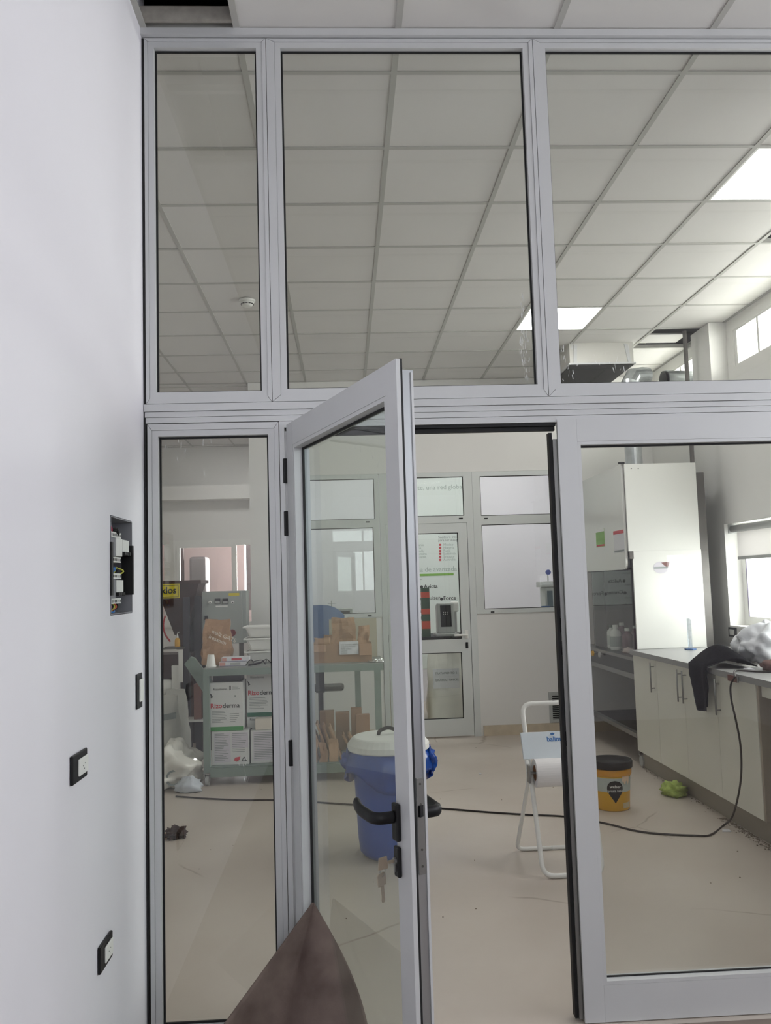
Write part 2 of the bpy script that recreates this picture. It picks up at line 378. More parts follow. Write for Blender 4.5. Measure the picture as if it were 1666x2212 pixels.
# ---- ceiling: grid rails and tiles, each its own part
ceil = tag(bpy.data.objects.new('ceiling', None), kind='structure'); C.objects.link(ceil); ceil.location = (0, 5, CZ)
GX0, GY0 = .25196, 3.30425
def tile_mesh(w, d):
    me = MB().box(-w/2, w/2, -d/2, d/2, .004, .016); mm = bpy.data.meshes.new('ceiling_tile'); mm.from_pydata(me.v, [], me.f); mm.materials.append(TILE); return mm
tcache = {}
def add_tile(x0, x1, y0, y1):
    g = .0105; k = (round(x1-x0, 3), round(y1-y0, 3))
    if k not in tcache: tcache[k] = tile_mesh(x1-x0-.004, y1-y0-.004)
    o = bpy.data.objects.new('ceiling_tile', tcache[k]); C.objects.link(o); o.parent = ceil
    o.location = ((x0+x1)/2, (y0+y1)/2-5, random.uniform(0, .0015))
def rail(x0, x1, y0, y1):
    mk('grid_rail', MB().box(x0, x1, y0, y1, CZ, CZ+.006).box((x0+x1)/2-.002 if x1-x0 < .1 else x0, (x0+x1)/2+.002 if x1-x0 < .1 else x1, (y0+y1)/2-.002 if y1-y0 < .1 else y0, (y0+y1)/2+.002 if y1-y0 < .1 else y1, CZ+.006, CZ+.035), TBAR, ceil)
def lay(xa, xb, ya, yb, skip):
    xs = [xa]+[GX0+.6*k for k in range(-8, 9) if xa+.02 < GX0+.6*k < xb-.02]+[xb]
    ys = [ya]+[GY0+.6*k for k in range(-12, 20) if ya+.02 < GY0+.6*k < yb-.02]+[yb]
    for i in range(len(xs)-1):
        for j in range(len(ys)-1):
            if not skip((xs[i]+xs[i+1])/2, (ys[j]+ys[j+1])/2): add_tile(xs[i], xs[i+1], ys[j], ys[j+1])
    for x in xs[1:-1]: rail(x-.012, x+.012, ya, yb)
    for y in ys[1:-1]:
        for i in range(len(xs)-1): rail(xs[i]+.012, xs[i+1]-.012, y-.012, y+.012)
    rail(xa, xa+.022, ya, yb); rail(xb-.022, xb, ya, yb); rail(xa, xb, ya, ya+.022); rail(xa, xb, yb-.022, yb)
LED1 = (2.352, 4.204); LED2 = (1.752, 6.604)
def near(a, b, p): return abs(a-p[0]) < .25 and abs(b-p[1]) < .25
lay(-.70, 4.2, -3.0, D+.01, lambda x, y: x < -.36 and y > 2.2)
lay(-3.2, XR, D+.06, BW, lambda x, y: near(x, y, LED1) or near(x, y, LED2) or (x > 2.66 and (abs(y-7.204) < .2 or abs(y-4.804) < .2)) or (2.06 < x < 2.64 and y > 7.5))
lay(-3.2, WXL, BW, 12.45, lambda x, y: near(x, y, (-1.248, 10.804)))
lay(WXL+.12, XR, BW+.12, 11.2, lambda x, y: near(x, y, (1.152, 9.904)) or near(x, y, (-.048, 9.904)) or near(x, y, (2.352, 9.904)))
S('trim_4', MB().box(-.70, -.36, D-.05, D-.035, CZ+.007, CZ+.062), mat('concrete_grey', rgb(165, 160, 152), .9, noise_amt=.2, nscale=30))['label'] = 'rough grey beam edge inside the ceiling opening'
def led(p, label):
    t = thing('ceiling_light', label, 'ceiling light', (p[0], p[1], CZ))
    mk('diffuser', MB().box(-.275, .275, -.275, .275, .003, .01), LED, t, local=True)
    mk('housing', MB().box(-.287, .287, -.287, -.275, .001, .05).box(-.287, .287, .275, .287, .001, .05).box(-.287, -.275, -.275, .275, .001, .05).box(.275, .287, -.275, .275, .001, .05).box(-.287, .287, -.287, .287, .05, .055), WHITE, t, local=True)
led(LED1, 'lit square ceiling panel nearest, at the upper right edge of the view')
led(LED2, 'lit square ceiling panel further back, beside the hanging box unit')
led((-1.248, 10.804), 'added square ceiling panel, hidden from view, lighting the far left bay')  # added lamp, lifts the dim far left bay
led((-.048+.0, 9.904), 'added square ceiling panel brightening the room behind the left rear window')  # added lamp, brightens the rear room on the left
led((2.352, 9.904), 'added square ceiling panel brightening the room behind the right rear window')  # second added lamp for the rear room, on the right
led((1.152, 9.904), 'lit square ceiling panel in the room behind the back door')

# ================================================================ GLAZED PARTITION
def ringbox(mb, x0, x1, z0, z1, w, y0, y1, wb=None):
    wb = wb if wb is not None else w
    mb.box(x0, x0+w, y0, y1, z0, z1).box(x1-w, x1, y0, y1, z0, z1).box(x0+w, x1-w, y0, y1, z1-w, z1).box(x0+w, x1-w, y0, y1, z0, z0+wb); return mb
def mitred(x0, x1, z0, z1, gx0, gx1, gz0, gz1, y0, y1):
    """four mitred members as separate meshes"""
    g = .0009
    return [('frame_member', MB().prism([(x0, z0+g), (x0, z1-g), (gx0, gz1-g), (gx0, gz0+g)], 1, y0, y1)),
            ('frame_member', MB().prism([(x1, z0+g), (x1, z1-g), (gx1, gz1-g), (gx1, gz0+g)], 1, y0, y1)),
            ('frame_member', MB().prism([(x0+g, z1), (x1-g, z1), (gx1-g, gz1), (gx0+g, gz1)], 1, y0, y1)),
            ('frame_member', MB().prism([(x0+g, z0), (x1-g, z0), (gx1-g, gz0), (gx0+g, gz0)], 1, y0, y1))]
def glazed(name, label, x0, x1, z0, z1, gl, gr, gb, gt, bead=.022, glass=GLASS):
    """fixed light: frame x0..x1, z0..z1; visible glass gl..gr, gb..gt"""
    t = thing(name, label, 'window', (x0, D, z0), kind='structure')
    for nm, m_ in mitred(x0+.001, x1-.001, z0+.001, z1-.001, gl-bead, gr+bead, gb-bead, gt+bead, D, D+.05): mk(nm, m_, ALU, t)
    b0, b1 = D+.003, D+.024; e = bead-.0007
    for bx in ((gl-e, gl, gb, gt), (gr, gr+e, gb, gt), (gl-e, gr+e, gt, gt+e), (gl-e, gr+e, gb-e, gb)):
        mk('glazing_bead', MB().box(bx[0], bx[1], b0, b1, bx[2], bx[3]), ALU, t)
    mk('gasket', ringbox(MB(), gl-.003, gr+.003, gb-.003, gt+.003, .0095, D+.0245, D+.031), GASK, t)
    mk('pane', MB().box(gl-.002, gr+.002, D+.0315, D+.0375, gb-.002, gt+.002), glass, t)
    return t
w1 = glazed('window_1', 'narrow upper pane of the partition beside the left wall', -.6915, -.243, 2.188, 3.562, -.656, -.280, 2.230, 3.526)
w2 = glazed('window_2', 'wide upper pane of the partition in the middle above the open door', -.243, .760, 2.188, 3.562, -.190, .722, 2.235, 3.526)
w3 = glazed('window_3', 'wide upper pane of the partition at right', .760, 1.93, 2.188, 3.562, .808, 1.885, 2.236, 3.526)
w4 = glazed('window_4', 'tall narrow lower pane of the partition between left wall and open door', -.688, -.222, .012, 2.116, -.650, -.261, .06, 2.071)
# gap seal against the wall, head trims and transoms
S('trim_5', MB().box(-.6995, -.6925, D-.0005, D+.03, 0, 3.56), GASK)['label'] = 'black gap between left wall and partition frame'
S('trim_6', MB().box(-.70, 1.95, D-.018, D+.06, 3.564, CZ), ALU)['label'] = 'aluminium head strip where the partition meets the ceiling'
tr = thing('trim_7', 'stepped aluminium transom across the partition', 'transom', (0, D, 2.116), kind='structure')
mk('transom_bar', MB().box(-.697, 1.945, D-.006, D+.05, 2.160, 2.186), ALU, tr)
mk('transom_bar', MB().box(-.695, 1.945, D-.001, D+.05, 2.1395, 2.1585), ALU, tr)
mk('transom_bar', MB().box(-.695, 1.945, D+.001, D+.05, 2.1185, 2.1383), ALU, tr)
# door frame
df = thing('trim_8', 'aluminium frame around the double door', 'door frame', (-.22, D, 0), kind='structure')
mk('jamb', MB().box(-.2205, -.203, D+.001, D+.05, 0, 2.1165).box(-.2028, -.183, D+.012, D+.05, 0, 2.082), ALU, df)
mk('head', MB().box(-.203, 1.945, D+.001, D+.05, 2.094, 2.1165), ALU, df)
mk('seal', MB().box(-.2, .783, D+.012, D+.045, 2.083, 2.0935).box(-.2, .783, D+.03, D+.05, 2.068, 2.0825), GASK, df)
mk('jamb', MB().box(1.735, 1.945, D+.001, D+.05, 0, 2.0935), ALU, df)
# residue of protective film on panes
def flecks(parent, regs, y, n):
    mb = MB(); rnd = random.Random(3)
    for (x, X, z, Z) in regs:
        for k in range(n):
            a = rnd.uniform(x, X); b = rnd.uniform(z, Z); wv = rnd.uniform(.0005, .0028); h = rnd.uniform(.002, .03); sk = rnd.uniform(-.005, .005)
            mb.prism([(a, b), (a+wv, b+sk*.2), (a+wv*.7+sk, b+h), (a+sk, b+h*.8)], 1, y, y+.0004)
    o = mk('film_residue', mb, FILM, parent); o['kind'] = 'stuff'
flecks(w2, [(.665, .70, 2.25, 2.42), (.675, .69, 2.3, 2.58)], D+.0305, 48)
flecks(w3, [(.82, .88, 2.25, 2.38), (.9, 1.1, 2.28, 2.36)], D+.0305, 16)
flecks(w4, [(-.645, -.56, 1.98, 2.06), (-.6, -.45, 1.9, 2.05), (-.40, -.34, .85, .98)], D+.0305, 9)

# right leaf, closed
LW = .943
d2 = thing('door_2', 'closed right leaf of the glazed double door', 'door', (.785, D-.004, .004), kind='structure')
def leaf(root, flip=False):
    """leaf in local coordinates: x 0..LW across, y 0 front .. .055 back; x=0 hinge side when not flipped"""
    X = (lambda x: LW-x) if flip else (lambda x: x)
    def bx(a, b, y0, y1, z0, z1): a, b = sorted((X(a), X(b))); return MB().box(a, b, y0, y1, z0, z1)
    gl, gr, gb, gt = .080, .860, .134, 2.004
    for a, b, z0, z1 in ((0, gl-.0125, 0, 2.098), (gr+.0125, LW, 0, 2.098)):
        mk('stile', bx(a, b, 0, .012, z0, z1), ALU, root, local=True)
    for z0, z1 in ((0, gb-.0125), (gt+.0125, 2.098)):
        mk('rail', bx(gl-.012, gr+.012, 0.0004, .012, z0, z1), ALU, root, local=True)
    for a, b, z0, z1 in ((gl-.012, gl, gb, gt), (gr, gr+.012, gb, gt), (gl-.012, gr+.012, gt, gt+.012), (gl-.012, gr+.012, gb-.012, gb)):
        mk('glazing_bead', bx(a, b, .0012, .030, z0, z1), ALU, root, local=True)
    mk('gasket', bx(gl-.001, gl+.007, .0305, .037, gb-.001, gt+.001).add(*(lambda q: (q.v, q.f))(bx(gr-.007, gr+.001, .0305, .037, gb, gt))).add(*(lambda q: (q.v, q.f))(bx(gl, gr, .0305, .037, gt-.007, gt+.001))).add(*(lambda q: (q.v, q.f))(bx(gl, gr, .0305, .037, gb-.001, gb+.004))), GASK, root, local=True)
    mk('pane', bx(gl+.001, gr-.001, .038, .044, gb, gt), GLASSG if not flip else GLASS, root, local=True)
    mk('leaf_body', bx(.018, gl-.001, .019, .058, .004, 2.076).add(*(lambda q: (q.v, q.f))(bx(gr+.001, LW-.020, .019, .058, .004, 2.076))).add(*(lambda q: (q.v, q.f))(bx(gl-.001, gr+.001, .019, .058, gt+.001, 2.076))).add(*(lambda q: (q.v, q.f))(bx(gl-.001, gr+.001, .019, .058, .004, gb-.001))), ALUB if not flip else ALU, root, local=True)
    mk('edge_seal', bx(LW-.030, LW-.001, .0125, .0185, .002, 2.1).add(*(lambda q: (q.v, q.f))(bx(.002, .03, .0125, .0185, .002, 2.09))), GASK, root, local=True)
leaf(d2, True)
mk('edge_channel', MB().box(-.014, .019, .020, .062, .004, 2.03), STEEL, d2, local=True)
mk('edge_gasket', MB().box(-.026, -.0145, .030, .062, .004, 2.055), GASK, d2, local=True)
for z in (1.33, 1.25, .93): mk('bolt_slot', MB().box(-.0158, -.0142, .0215, .0295, z, z+.05), BLK, d2, local=True)
# left leaf, standing open towards the camera
TH = math.radians(-68.853)
d1 = thing('door_1', 'open left leaf of the glazed double door with black lever handle', 'door', (-.195, 3.035, .004), TH, kind='structure')
leaf(d1)
mk('edge_ridge', MB().box(LW-.0215, LW-.0165, .0205, .026, .01, 2.07).box(LW-.0215, LW-.0165, .050, .0565, .01, 2.07), ALU, d1, local=True)
for z in (1.889, 1.701, .902):
    tag(mk('hinge', MB().box(-.016, -.002, -.012, .004, z, z+.089), BLK, d1, local=True, bevel=.003), 'black hinge barrel')
lp = tag(mk('lock_plate', MB().box(LW-.0198, LW-.0168, .0285, .0485, .80, 1.035), STEEL, d1, local=True, bevel=.001), 'steel lock strip on the free edge')
for z in (.82, .86, .97, 1.02): mk('screw', MB().cyl((LW-.0168, .0385, z), (LW-.0155, .0385, z), .003, 8), STEELD, lp, local=True)
mk('latch', MB().prism([(LW-.0168, .031), (LW-.010, .034), (LW-.0168, .046)], 2, .94, .968), BLK, lp, local=True)
def lever(front):
    sgn = -1 if front else 1; y0 = 0 if front else .058; s0 = .875
    h = tag(mk('handle', MB().box(s0-.016, s0+.016, *sorted((y0+sgn*.0005, y0+sgn*.013)), .875, .968), BLK, d1, local=True, bevel=.004), 'black lever handle')
    pts = [(s0, y0+sgn*.012, .935), (s0, y0+sgn*.045, .935), (s0-.012, y0+sgn*.060, .935), (s0-.04, y0+sgn*.064, .935), (s0-.10, y0+sgn*.066, .938), (s0-.138, y0+sgn*.058, .942)]
    lm = MB().tube(pts, .0105, 10, smooth=4); lm.v = [(x, y, .935+(z-.935)*1.5) for x, y, z in lm.v]
    mk('lever', lm, BLK, h, local=True, smooth=True)
    e = tag(mk('lock_cover', MB().box(s0-.014, s0+.014, *sorted((y0+sgn*.0005, y0+sgn*.011)), .787, .862), BLK, d1, local=True, bevel=.004), 'black oval lock cover')
    mk('cylinder', MB().cyl((s0-.002, y0+sgn*.011, .826), (s0-.002, y0+sgn*.016, .826), .009, 14).box(s0-.005, s0+.001, *sorted((y0+sgn*.011, y0+sgn*.0155)), .800, .825), STEEL, e, local=True)
lever(True); lever(False)
# keys hanging in the lock
def loc1(s, y, z):
    return Vector((-.195, 3.035, .004))+Matrix.Rotation(TH, 3, 'Z') @ Vector((s, y, z))
kr = thing('key_pair', 'pair of nickel keys hanging from the lock of the open door', 'keys', loc1(.873, -.02, .70), TH)
K0 = (.873, -.02, .70)
def keymb(c, ang):
    mb = MB(); mb.prism([(-.012, -.004), (-.014, .004), (-.014, .022), (-.010, .027), (.010, .027), (.014, .022), (.014, .004), (.012, -.004)], 0, -.0013, .0013)
    mb.prism([(-.0055, -.0045), (-.0055, -.040), (-.003, -.045), (.003, -.045), (.0055, -.040), (.0055, -.0045)], 0, -.0012, .0012)
    mb.rot(Matrix.Rotation(.35, 3, 'Z') @ Matrix.Rotation(ang, 3, 'X')); mb.v = [(x+c[0]-K0[0], y+c[1]-K0[1], z+c[2]-K0[2]) for x, y, z in mb.v]; return mb
kk = MB().prism([(-.014, -.016), (-.012, .013), (.010, .016), (.013, -.012), (.010, -.015)], 0, -.0013, .0013)
kk.v = [(x+.873-K0[0], y-.045-K0[1], z+.826-K0[2]) for x, y, z in kk.v]
kk.box(-.0012, .0012, -.0115, .004, .122, .130)
mk('key', kk, KEYM, kr, local=True)
mk('key', keymb((.873, -.050, .776), .08), KEYM, kr, local=True)
mk('key_loop', MB().tube([(.0005, -.028+.007*math.cos(a), .105+.012*math.sin(a)) for a in [i*PI/6 for i in range(13)]], .0008, 6), STEEL, kr, local=True)

# ================================================================ LEFT WALL FITTINGS
X0 = -.70
ep = thing('electrical_panel', 'open recessed electrical panel with breakers and loose coloured wires', 'electrical panel', (X0, 2.731, 1.606))
PY0, PY1, PZ0, PZ1 = 2.602, 2.860, 1.457, 1.755
mk('box_shell', MB().box(X0-.085, X0-.08, PY0, PY1, PZ0, PZ1).box(X0-.08, X0+.002, PY0, PY0+.004, PZ0, PZ1).box(X0-.08, X0+.002, PY1-.004, PY1, PZ0, PZ1).box(X0-.08, X0+.002, PY0+.004, PY1-.004, PZ0, PZ0+.004).box(X0-.08, X0+.002, PY0+.004, PY1-.004, PZ1-.004, PZ1), BOXG, ep)
mk('bracket', MB().box(X0-.03, X0+.006, PY0-.006, PY0+.012, 1.515, 1.675).box(X0-.03, X0+.006, PY1-.012, PY1+.004, 1.515, 1.675).box(X0-.078, X0-.07, PY0+.01, PY1-.006, 1.515, 1.675), BLK, ep)
mk('cable_hole', MB().cyl((X0-.0795, 2.80, 1.725), (X0-.077, 2.80, 1.725), .012, 14), BLK, ep)
def breaker_row(z, top):
    mk('terminal_strip', MB().box(X0-.05, X0-.010, PY0+.014, PY0+.165, z+.030, z+.047), WHITE, ep)
    mk('terminal_strip', MB().box(X0-.05, X0-.010, PY0+.014, PY0+.160, z-.047, z-.030), WHITE, ep)
    sl = MB()
    for k in range(9):
        for zz in (z+.034, z-.043): sl.box(X0-.0098, X0-.0088, PY0+.022+k*.016, PY0+.026+k*.016, zz, zz+.008)
    o = mk('terminal_slot', sl, BLK, ep); o['kind'] = 'stuff'
    mk('breaker_module', MB().box(X0-.05, X0-.004, PY0+.014, PY0+.075, z-.030, z+.028), BOXG, ep, bevel=.001)
    wd = .022
    for k in range(2 if top else 0):
        mk('breaker', MB().box(X0-.05, X0-.002, PY0+.077+k*.036, PY0+.112+k*.036, z-.028, z+.028), WHITE, ep, bevel=.001)
    a = PY0+.151 if top else PY0+.077
    for k in range(4):
        b = mk('breaker', MB().box(X0-.05, X0-.001, a+k*wd*.9, a+k*wd*.9+wd*.85, z-.012, z+.026), WHITE, ep, bevel=.001)
        mk('toggle', MB().box(X0-.05, X0+.006, a+k*wd*.9+.002, a+k*wd*.9+wd*.85-.002, z-.024, z-.0125), BLK, b, bevel=.002)
breaker_row(1.664, True); breaker_row(1.536, False)
def wire(pts, m_, r=.0024): mk('wire', MB().tube(pts, r, 6, smooth=5), m_, ep, smooth=True)
for k in range(3): wire([(X0-.03, PY0+.02+k*.012, 1.75), (X0-.01, PY0+.028+k*.014, 1.72), (X0-.02, PY0+.035+k*.016, 1.695)], WRED)
for k in range(3): wire([(X0-.03, PY0+.06+k*.01, 1.71), (X0-.004, PY0+.09+k*.012, 1.722-k*.005), (X0-.02, PY0+.13+k*.008, 1.695)], BLK)
for k in range(4): wire([(X0-.02, PY0+.03+k*.012, 1.575), (X0-.004, PY0+.045+k*.01, 1.597), (X0-.02, PY0+.05+k*.009, 1.602)], WBLUE)
wire([(X0-.02, PY0+.10, 1.575), (X0-.008, PY0+.10, 1.602)], WYEL); wire([(X0-.02, PY0+.14, 1.575), (X0-.004, PY0+.17, 1.59), (X0-.02, PY0+.14, 1.602)], WYEL)
for k in range(3): wire([(X0-.03, PY0+.11+k*.01, 1.575), (X0-.012, PY0+.12+k*.012, 1.59), (X0-.03, PY0+.12, 1.602)], BLK)
for k, m_ in enumerate((WRED, BLK, WYEL, ORANGE, BLK)): wire([(X0-.02, PY0+.03+k*.022, 1.498), (X0-.008, PY0+.04+k*.018, 1.478), (X0-.03, PY0+.03+k*.012, 1.462)], m_)
wire([(X0-.02, PY0+.02, 1.47), (X0-.006, PY0+.06, 1.464), (X0-.02, PY0+.11, 1.475)], WBLUE)
def socket(name, label, y0, y1, z0, z1, wh=(.3, .9, .2, .8), group=None):
    t = thing(name, label, 'socket', (X0, (y0+y1)/2, (z0+z1)/2)); W_, H_ = y1-y0, z1-z0
    mk('cover_plate', MB().box(X0+.0005, X0+.009, y0, y1, z0, z1), BLK, t, bevel=.003)
    mk('insert', MB().box(X0+.0092, X0+.014, y0+wh[0]*W_, y0+wh[1]*W_, z0+wh[2]*H_, z0+wh[3]*H_), WHITE, t, bevel=.003)
    h = MB()
    for dy, dz in ((-.008, .0), (.008, .004), (0, -.008)): h.cyl((X0+.0138, (y0+y1)/2+.1*W_+dy, (z0+z1)/2+dz), (X0+.0146, (y0+y1)/2+.1*W_+dy, (z0+z1)/2+dz), .0016, 8)
    mk('pin_holes', h, BLK, t)
socket('wall_socket', 'black framed white wall socket on the left wall, upper of the two', 2.222, 2.349, 1.045, 1.117)
socket('wall_socket', 'black framed white wall socket on the left wall, lowest one', 2.461, 2.586, .487, .559)
t = thing('light_switch', 'unframed black and white switch on the left wall next to the partition', 'switch', (X0, 2.938, 1.193))
mk('mount', MB().box(X0+.0005, X0+.006, 2.903, 2.975, 1.136, 1.251), BLK, t, bevel=.002)
mk('rocker', MB().box(X0+.0062, X0+.012, 2.925, 2.972, 1.158, 1.232), WHITE, t, bevel=.002)
# ================================================================ BACK WALL OF THE FAR ROOM
def rw(mb, x0, x1, z0, z1, a=BW-.012, b=BW+.05): return mb.box(x0, x1, a, b, z0, z1)
def rear_window(name, label, x0, x1, z0, z1, lights, clips):
    t = thing(name, label, 'window', (x0, BW, z0), kind='structure')
    hs = [(a, b, c, d) for a, b, c, d in lights]
    fr = holed(1, BW-.012, BW+.05, x0, x1, z0, z1, hs); mk('frame', fr, ALUR, t)
    for a, b, c, d in lights:
        mk('gasket', ringbox(MB(), a, b, c, d, .007, BW+.006, BW+.013), GASK, t)
        mk('pane', MB().box(a+.001, b-.001, BW+.014, BW+.020, c+.001, d-.001), GLASSR, t)
    for a, c in clips: mk('drain_cap', MB().box(a-.018, a+.018, BW-.016, BW-.0121, c-.006, c+.006), BLK, t)
    return t
rear_window('window_5', 'rear window seen through the open glass door, left of the rear door', -.70, .362, 1.20, 2.632, [(-.64, .318, 2.178, 2.588), (-.64, .300, 1.240, 2.095)], [(.245, 2.15), (.24, 1.215)])
rear_window('window_6', 'rear window right of the rear door, above the wall vent', 1.313, 2.42, 1.20, 2.632, [(1.392, 2.34, 2.182, 2.585), (1.392, 2.34, 1.242, 2.092)], [(1.44, 2.155), (1.47, 1.215)])
rd = thing('trim_9', 'aluminium frame around the rear door with its transom window', 'door frame', (.37, BW, 0), kind='structure')
mk('frame', holed(1, BW-.014, BW+.05, .367, 1.311, 0, 2.632, [(.47, 1.222, 2.190, 2.588), (.42, 1.247, 0, 2.118)]), ALUR, rd)
mk('gasket', ringbox(MB(), .47, 1.222, 2.190, 2.588, .007, BW+.004, BW+.012), GASK, rd)
mk('pane', MB().box(.471, 1.221, BW+.013, BW+.019, 2.191, 2.587), GLASSR, rd)
mk('drain_cap', MB().box(1.165, 1.205, BW-.018, BW-.0142, 2.155, 2.168), BLK, rd)
d3 = thing('door_3', 'closed rear door with two glass panels and a white lever handle', 'door', (.83, BW, 0), kind='structure')
mk('leaf', holed(1, BW-.020, BW+.03, .425, 1.240, .012, 2.112, [(.53, 1.150, .958, 2.020), (.53, 1.145, .178, .828)]), ALUR, d3)
for a, b, c, d in ((.53, 1.150, .958, 2.020), (.53, 1.145, .178, .828)):
    mk('gasket', ringbox(MB(), a, b, c, d, .008, BW-.004, BW+.004), GASK, d3)
    mk('pane', MB().box(a+.001, b-.001, BW+.005, BW+.011, c+.001, d-.001), GLASSR, d3)
hh = tag(mk('handle', MB().box(1.180, 1.215, BW-.032, BW-.0205, .96, 1.045), WHITE, d3, bevel=.003), 'white lever handle')
mk('lever', MB().tube([(1.195, BW-.032, 1.0), (1.195, BW-.07, 1.0), (1.17, BW-.075, 1.0), (1.07, BW-.075, .998)], .011, 8, smooth=3), WHITE, hh, smooth=True)
tag(mk('lock_cover', MB().box(1.185, 1.210, BW-.032, BW-.0205, .865, .925), BLK, d3, bevel=.003), 'black lock cover')
vg = thing('wall_vent', 'white louvred vent low on the back wall', 'vent', (2.13, BW, .255))
mk('frame', ringbox(MB(), 2.0, 2.27, .105, .405, .032, BW-.014, BW-.001), LGREY, vg)
mk('backing', MB().box(2.03, 2.24, BW-.004, BW-.001, .13, .38), BLK, vg)
for k in range(13): mk('slat', MB().box(2.032, 2.238, BW-.012, BW-.005, .142+k*.0185, .149+k*.0185), LGREY, vg)
mk('divider', MB().box(2.10, 2.108, BW-.013, BW-.005, .135, .375), LGREY, vg)

# office behind: print on its wall, desk, devices, bags
YO = 11.2
pr = thing('wall_print', 'printed wall graphic with lists of countries, seen through the rear door', 'wall print', (.95, YO, 1.2))
p0 = at(860, 1030, 1, YO); p1 = at(1003, 1400, 1, YO)
mk('sheet', MB().box(p0.x-.2, p1.x+.1, YO-.006, YO-.001, p1.z-.25, p0.z+.05), mat('print_white', rgb(226, 234, 230), .5), pr)
def tx(s, x, y, size, m_, par=pr, Y=YO-.007, **k): return text(s, size, at(x, y, 1, Y), (1, 0, 0), (0, 0, 1), m_, par, **k)
GR = mat('pale_print', rgb(168, 182, 176), .6)
for words, x, y in ((('Institute,', 'una', 'red', 'global'), 866, 1059), (('Tecnología', 'de', 'avanzada'), 850, 1237)):
    P0 = at(x, y, 1, YO-.007)
    for wd_ in words:
        o_ = text(wd_, .088, P0, (1, 0, 0), (0, 0, 1), GR, pr); P0 = P0+Vector((TW[o_.name]+.026, 0, 0))
a_ = at(866, 1246, 1, YO); b_ = at(980, 1242, 1, YO)
mk('green_bar', MB().box(a_.x, b_.x, YO-.009, YO-.0062, a_.z, a_.z+.03), LIME, pr)
for i, s in enumerate(('Ucrania', 'China', 'Canadá', 'Argentina', 'Indonesia')): tx(s, 893, 1180+i*6.5, .045, GR)
for i, s in enumerate(('México', 'Hungría', 'Rusia', 'Sudáfrica', 'Singapur', 'Australia')):
    tx(s, 958, 1179+i*6.5, .045, GR)
    q = at(951, 1177+i*6.5, 1, YO-.007); mk('red_dot', MB().cyl((q.x, YO-.007, q.z), (q.x, YO-.0095, q.z), .015, 12), INKR, pr)
tx('Seedcare Institute', 947, 1163, .045, INKL); tx('para ser inaugurado', 947, 1169.5, .045, INKL)
tx('Avicta', 916, 1271, .072, INK, bold=.001); tx('Force', 958, 1296, .072, INK, bold=.001); tx('Cruiser', 915, 1296, .072, INK)
for (x, y) in ((911, 1268), (954, 1294), (911, 1294), (911, 1321), (911, 1335)):
    q = at(x, y, 1, YO-.007); mk('logo', MB().cyl((q.x, YO-.007, q.z), (q.x, YO-.0095, q.z), .02, 14), INK, pr)
for (x, X, y) in ((866, 912, 1253), (872, 910, 1279), (866, 912, 1307)): 
    q = at(x, y, 1, YO); q2 = at(X, y, 1, YO); mk('ruled_line', MB().box(q.x, q2.x, YO-.009, YO-.0062, q.z, q.z+.008), INKL, pr)
def pxbox(x0, x1, y0, y1, Y, dep):
    """box whose front, on the plane at depth Y, fills this place of the photograph"""
    ym = (y0+y1)/2; xm = (x0+x1)/2
    return MB().box(at(x0, ym, 1, Y).x, at(x1, ym, 1, Y).x, Y, Y+dep, at(xm, y1, 1, Y).z, at(xm, y0, 1, Y).z)
zt = .935
dk = thing('desk', 'dark edged office desk behind the rear door', 'desk', (.85, 9.75, 0))
mk('desk_top', MB().box(.15, 1.9, 9.35, 10.05, zt-.04, zt), DARK, dk)
for x in (.2, 1.8): 
    for y in (9.4, 9.95): mk('leg', MB().box(x, x+.05, y, y+.05, 0, zt-.0402), STEELD, dk)
st = thing('striped_tower', 'tall stack striped in orange and dark green on the desk behind the rear door', 'tower', (*at(921, 1380, 1, 9.45).xy, zt))
zz = zt
for k, hgt in enumerate((.085, .085, .075, .06, .12, .065, .045, .04)[:7]):
    q = at(921, 1340, 1, 9.45).x; mk('band', MB().box(q-.045, q+.045, 9.45, 9.54, zz+.0003, zz+hgt), (DGREEN, ORANGE)[k % 2], st); zz += hgt
mo = thing('analyser', 'grey desktop analyser with a tilted black screen behind the rear door', 'instrument', (*at(965, 1380, 1, 9.45).xy, zt))
q = at(965, 1340, 1, 9.45).x
mk('base', MB().box(q-.125, q+.125, 9.40, 9.70, zt+.0005, zt+.028), LGREY, mo, bevel=.006)
mk('body', MB().prism([(9.47, zt+.029), (9.68, zt+.029), (9.68, zt+.33), (9.56, zt+.36), (9.52, zt+.36)], 0, q-.095, q+.095), LGREY, mo, bevel=.01)
sn = (Vector((0, 9.52-9.47, .331))).normalized()
mk('screen', MB().add([(q-.06, 9.4735, zt+.10), (q+.06, 9.4735, zt+.10), (q+.06, 9.5085, zt+.335), (q-.06, 9.5085, zt+.335), (q-.06, 9.48, zt+.10), (q+.06, 9.48, zt+.10), (q+.06, 9.515, zt+.335), (q-.06, 9.515, zt+.335)], [(0, 1, 2, 3), (7, 6, 5, 4), (0, 4, 5, 1), (1, 5, 6, 2), (2, 6, 7, 3), (3, 7, 4, 0)]), mat('screen_black', (.008, .009, .01), .6, spec=.2), mo)
for k in range(6): mk('icon', MB().box(q-.03+(k % 3)*.02, q-.022+(k % 3)*.02, 9.492, 9.499, zt+.235+(k//3)*.02, zt+.243+(k//3)*.02), WHITE, mo)
wd = thing('dispenser', 'small white wall dispenser behind the rear door', 'dispenser', (*at(983, 1380, 1, 9.6).xy, zt))
q = at(983, 1340, 1, 9.6).x
q += .03; mk('stand', MB().box(q-.02, q+.02, 9.82, 9.86, zt+.0205, zt+.25), LGREY, wd); mk('foot', MB().box(q-.05, q+.05, 9.75, 9.88, zt+.0004, zt+.02), LGREY, wd)
mk('head', MB().box(q-.045, q+.04, 9.75, 9.88, zt+.251, zt+.37), WHITE, wd, bevel=.02)
